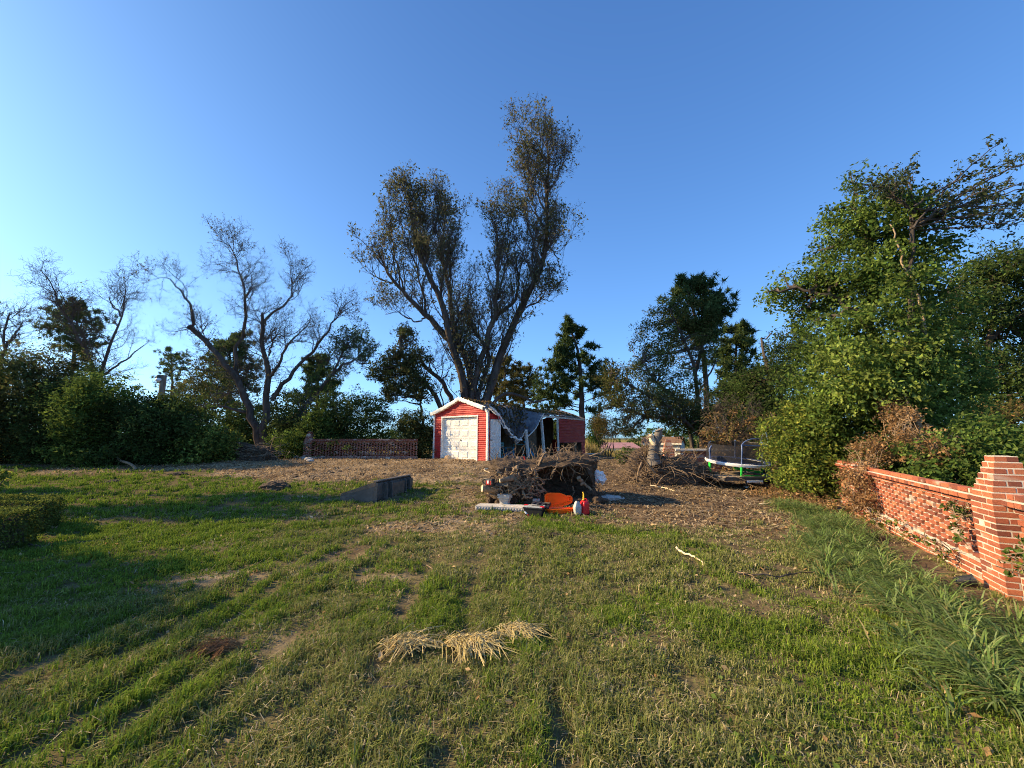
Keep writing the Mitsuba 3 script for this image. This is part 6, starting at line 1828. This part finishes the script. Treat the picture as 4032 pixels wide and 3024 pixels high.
for s, wk in ((0, .8), (.3, 1.0), (.6, .95), (.85, .6), (1.0, .08)):
    c_ = b + out * (L_[:, None] * arch * s ** 1.6 * .95) + np.array([0, 0, 1.0]) * (L_[:, None] * (s * 1.0 - arch * .62 * s ** 2.3))
    rows += [c_ - sd_ * wd * wk, c_ + sd_ * wd * wk]
v = np.stack(rows, 1).reshape(-1, 3)
o = (np.arange(n) * 10)[:, None]
f = np.vstack([np.vstack([o + [2 * i, 2 * i + 1, 2 * i + 3], o + [2 * i, 2 * i + 3, 2 * i + 2]]) for i in range(4)])
c = tint([(0.12, 0.19, 0.05), (0.17, 0.25, 0.065), (0.08, 0.13, 0.04), (0.24, 0.30, 0.12)], n, cover, .2)
c = np.where((cover.random(n) < .10)[:, None], tint([(0.33, 0.27, 0.12), (0.24, 0.24, 0.08)], n, cover), c)
single('grass_border', (v, f), 'grass_skin', 'border of long arching dark green grass along the right brick wall', 'border grass', color=np.repeat(np.clip(c, 0, .9), 10, 0), kind='stuff')

# ---- flattened pale straw wisps in the foreground
for u, v_, az, m_, lab in ((1560, 2650, -10, 90, 'flattened pale straw wisp at the left of the foreground clumps'), (1640, 2640, -160, 80, 'pale straw wisp curling left of the foreground clumps'), (1780, 2590, -30, 90, 'flattened golden straw wisp in the middle of the foreground clumps'), (1870, 2640, -85, 80, 'low pale straw wisp below the golden one in the foreground'), (2010, 2575, -50, 110, 'golden green straw wisp at the right of the foreground clumps'),
                           (1860, 2580, -25, 80, 'small golden straw wisp left of the golden green one'), (900, 2650, 200, 60, 'reddish brown straw wisp beside the tyre track in the left foreground')):
    g = on_ground(u, v_, 3.2)
    m_ = int(m_ * 1.5)
    a = np.radians(az) + cover.normal(0, .45, m_)
    L_ = cover.uniform(.10, .26, m_)
    st = g + np.stack([cover.normal(0, .06, m_), cover.normal(0, .035, m_), 0 * a + .025], -1)
    d_ = np.stack([np.cos(a), np.sin(a), 0 * a], -1)
    s3 = np.stack([0 * a, L_ * .5, L_], -1)
    bend = cover.normal(.5, .7, m_)
    q = st[:, None] + d_[:, None] * s3[..., None] + np.stack([-d_[:, 1], d_[:, 0], 0 * a], -1)[:, None] * (bend[:, None] * s3 ** 2 * 2)[..., None]
    q[..., 2] += np.stack([0 * a + .01, cover.uniform(.035, .07, m_), cover.uniform(.0, .04, m_)], -1)
    pal = [(0.62, 0.50, 0.23), (0.50, 0.41, 0.17), (0.68, 0.57, 0.32)] if 'golden' in lab or 'pale' in lab else [(0.26, 0.15, 0.08), (0.34, 0.22, 0.11)]
    vv, ff = tubes(q, np.full((m_, 3), .0027), 3)
    single('straw_wisp', (vv, ff), 'grass_skin', lab, 'straw', color=np.repeat(tint(pal, m_, cover), 9, 0), kind='stuff')

# ---- tall yellow grass of the field, far wood
n = 24000
x, y = cover.uniform(4, 24, n), cover.uniform(31, 44, n)
z = ground_z(x, y)
h = cover.uniform(.7, 1.25, n)
a = cover.uniform(0, 6.28, n)
sd_ = np.stack([np.cos(a), np.sin(a), 0 * a], -1) * .03
b = np.stack([x, y, z], -1)
tip = b + np.stack([cover.normal(0, .15, n), cover.normal(0, .15, n), h], -1)
v = np.stack([b - sd_, b + sd_, tip], 1).reshape(-1, 3)
single('field_grass', (v, np.arange(3 * n).reshape(-1, 3)), 'grass_skin', 'tall yellow grass of the field beyond the shed', 'field grass', color=np.repeat(tint([(0.42, 0.34, 0.12), (0.34, 0.27, 0.10), (0.48, 0.40, 0.17)], n, cover), 3, 0), kind='stuff')
rng = np.random.default_rng(7)
az = np.radians(np.arange(-64, 66, 1.15))
blobs = []
for a in az:
    d = rng.uniform(100, 150)
    h = rng.uniform(5, 9) if not .08 < math.tan(a) < .30 else rng.uniform(2.5, 4.5)
    blobs.append(((d * math.sin(a), d * math.cos(a), -3.3 + h * .5), (rng.uniform(2.0, 3.6), 2.5, h * .55)))
(v, f, c), _ = clumps(blobs, rng, 3600, 14, .9, DARK + GREEN[:2], r=1.3)
single('far_wood', (v, f), 'leaf_skin', 'dark far off line of trees along the horizon', 'wood', color=np.clip(c, 0, .9), kind='stuff')
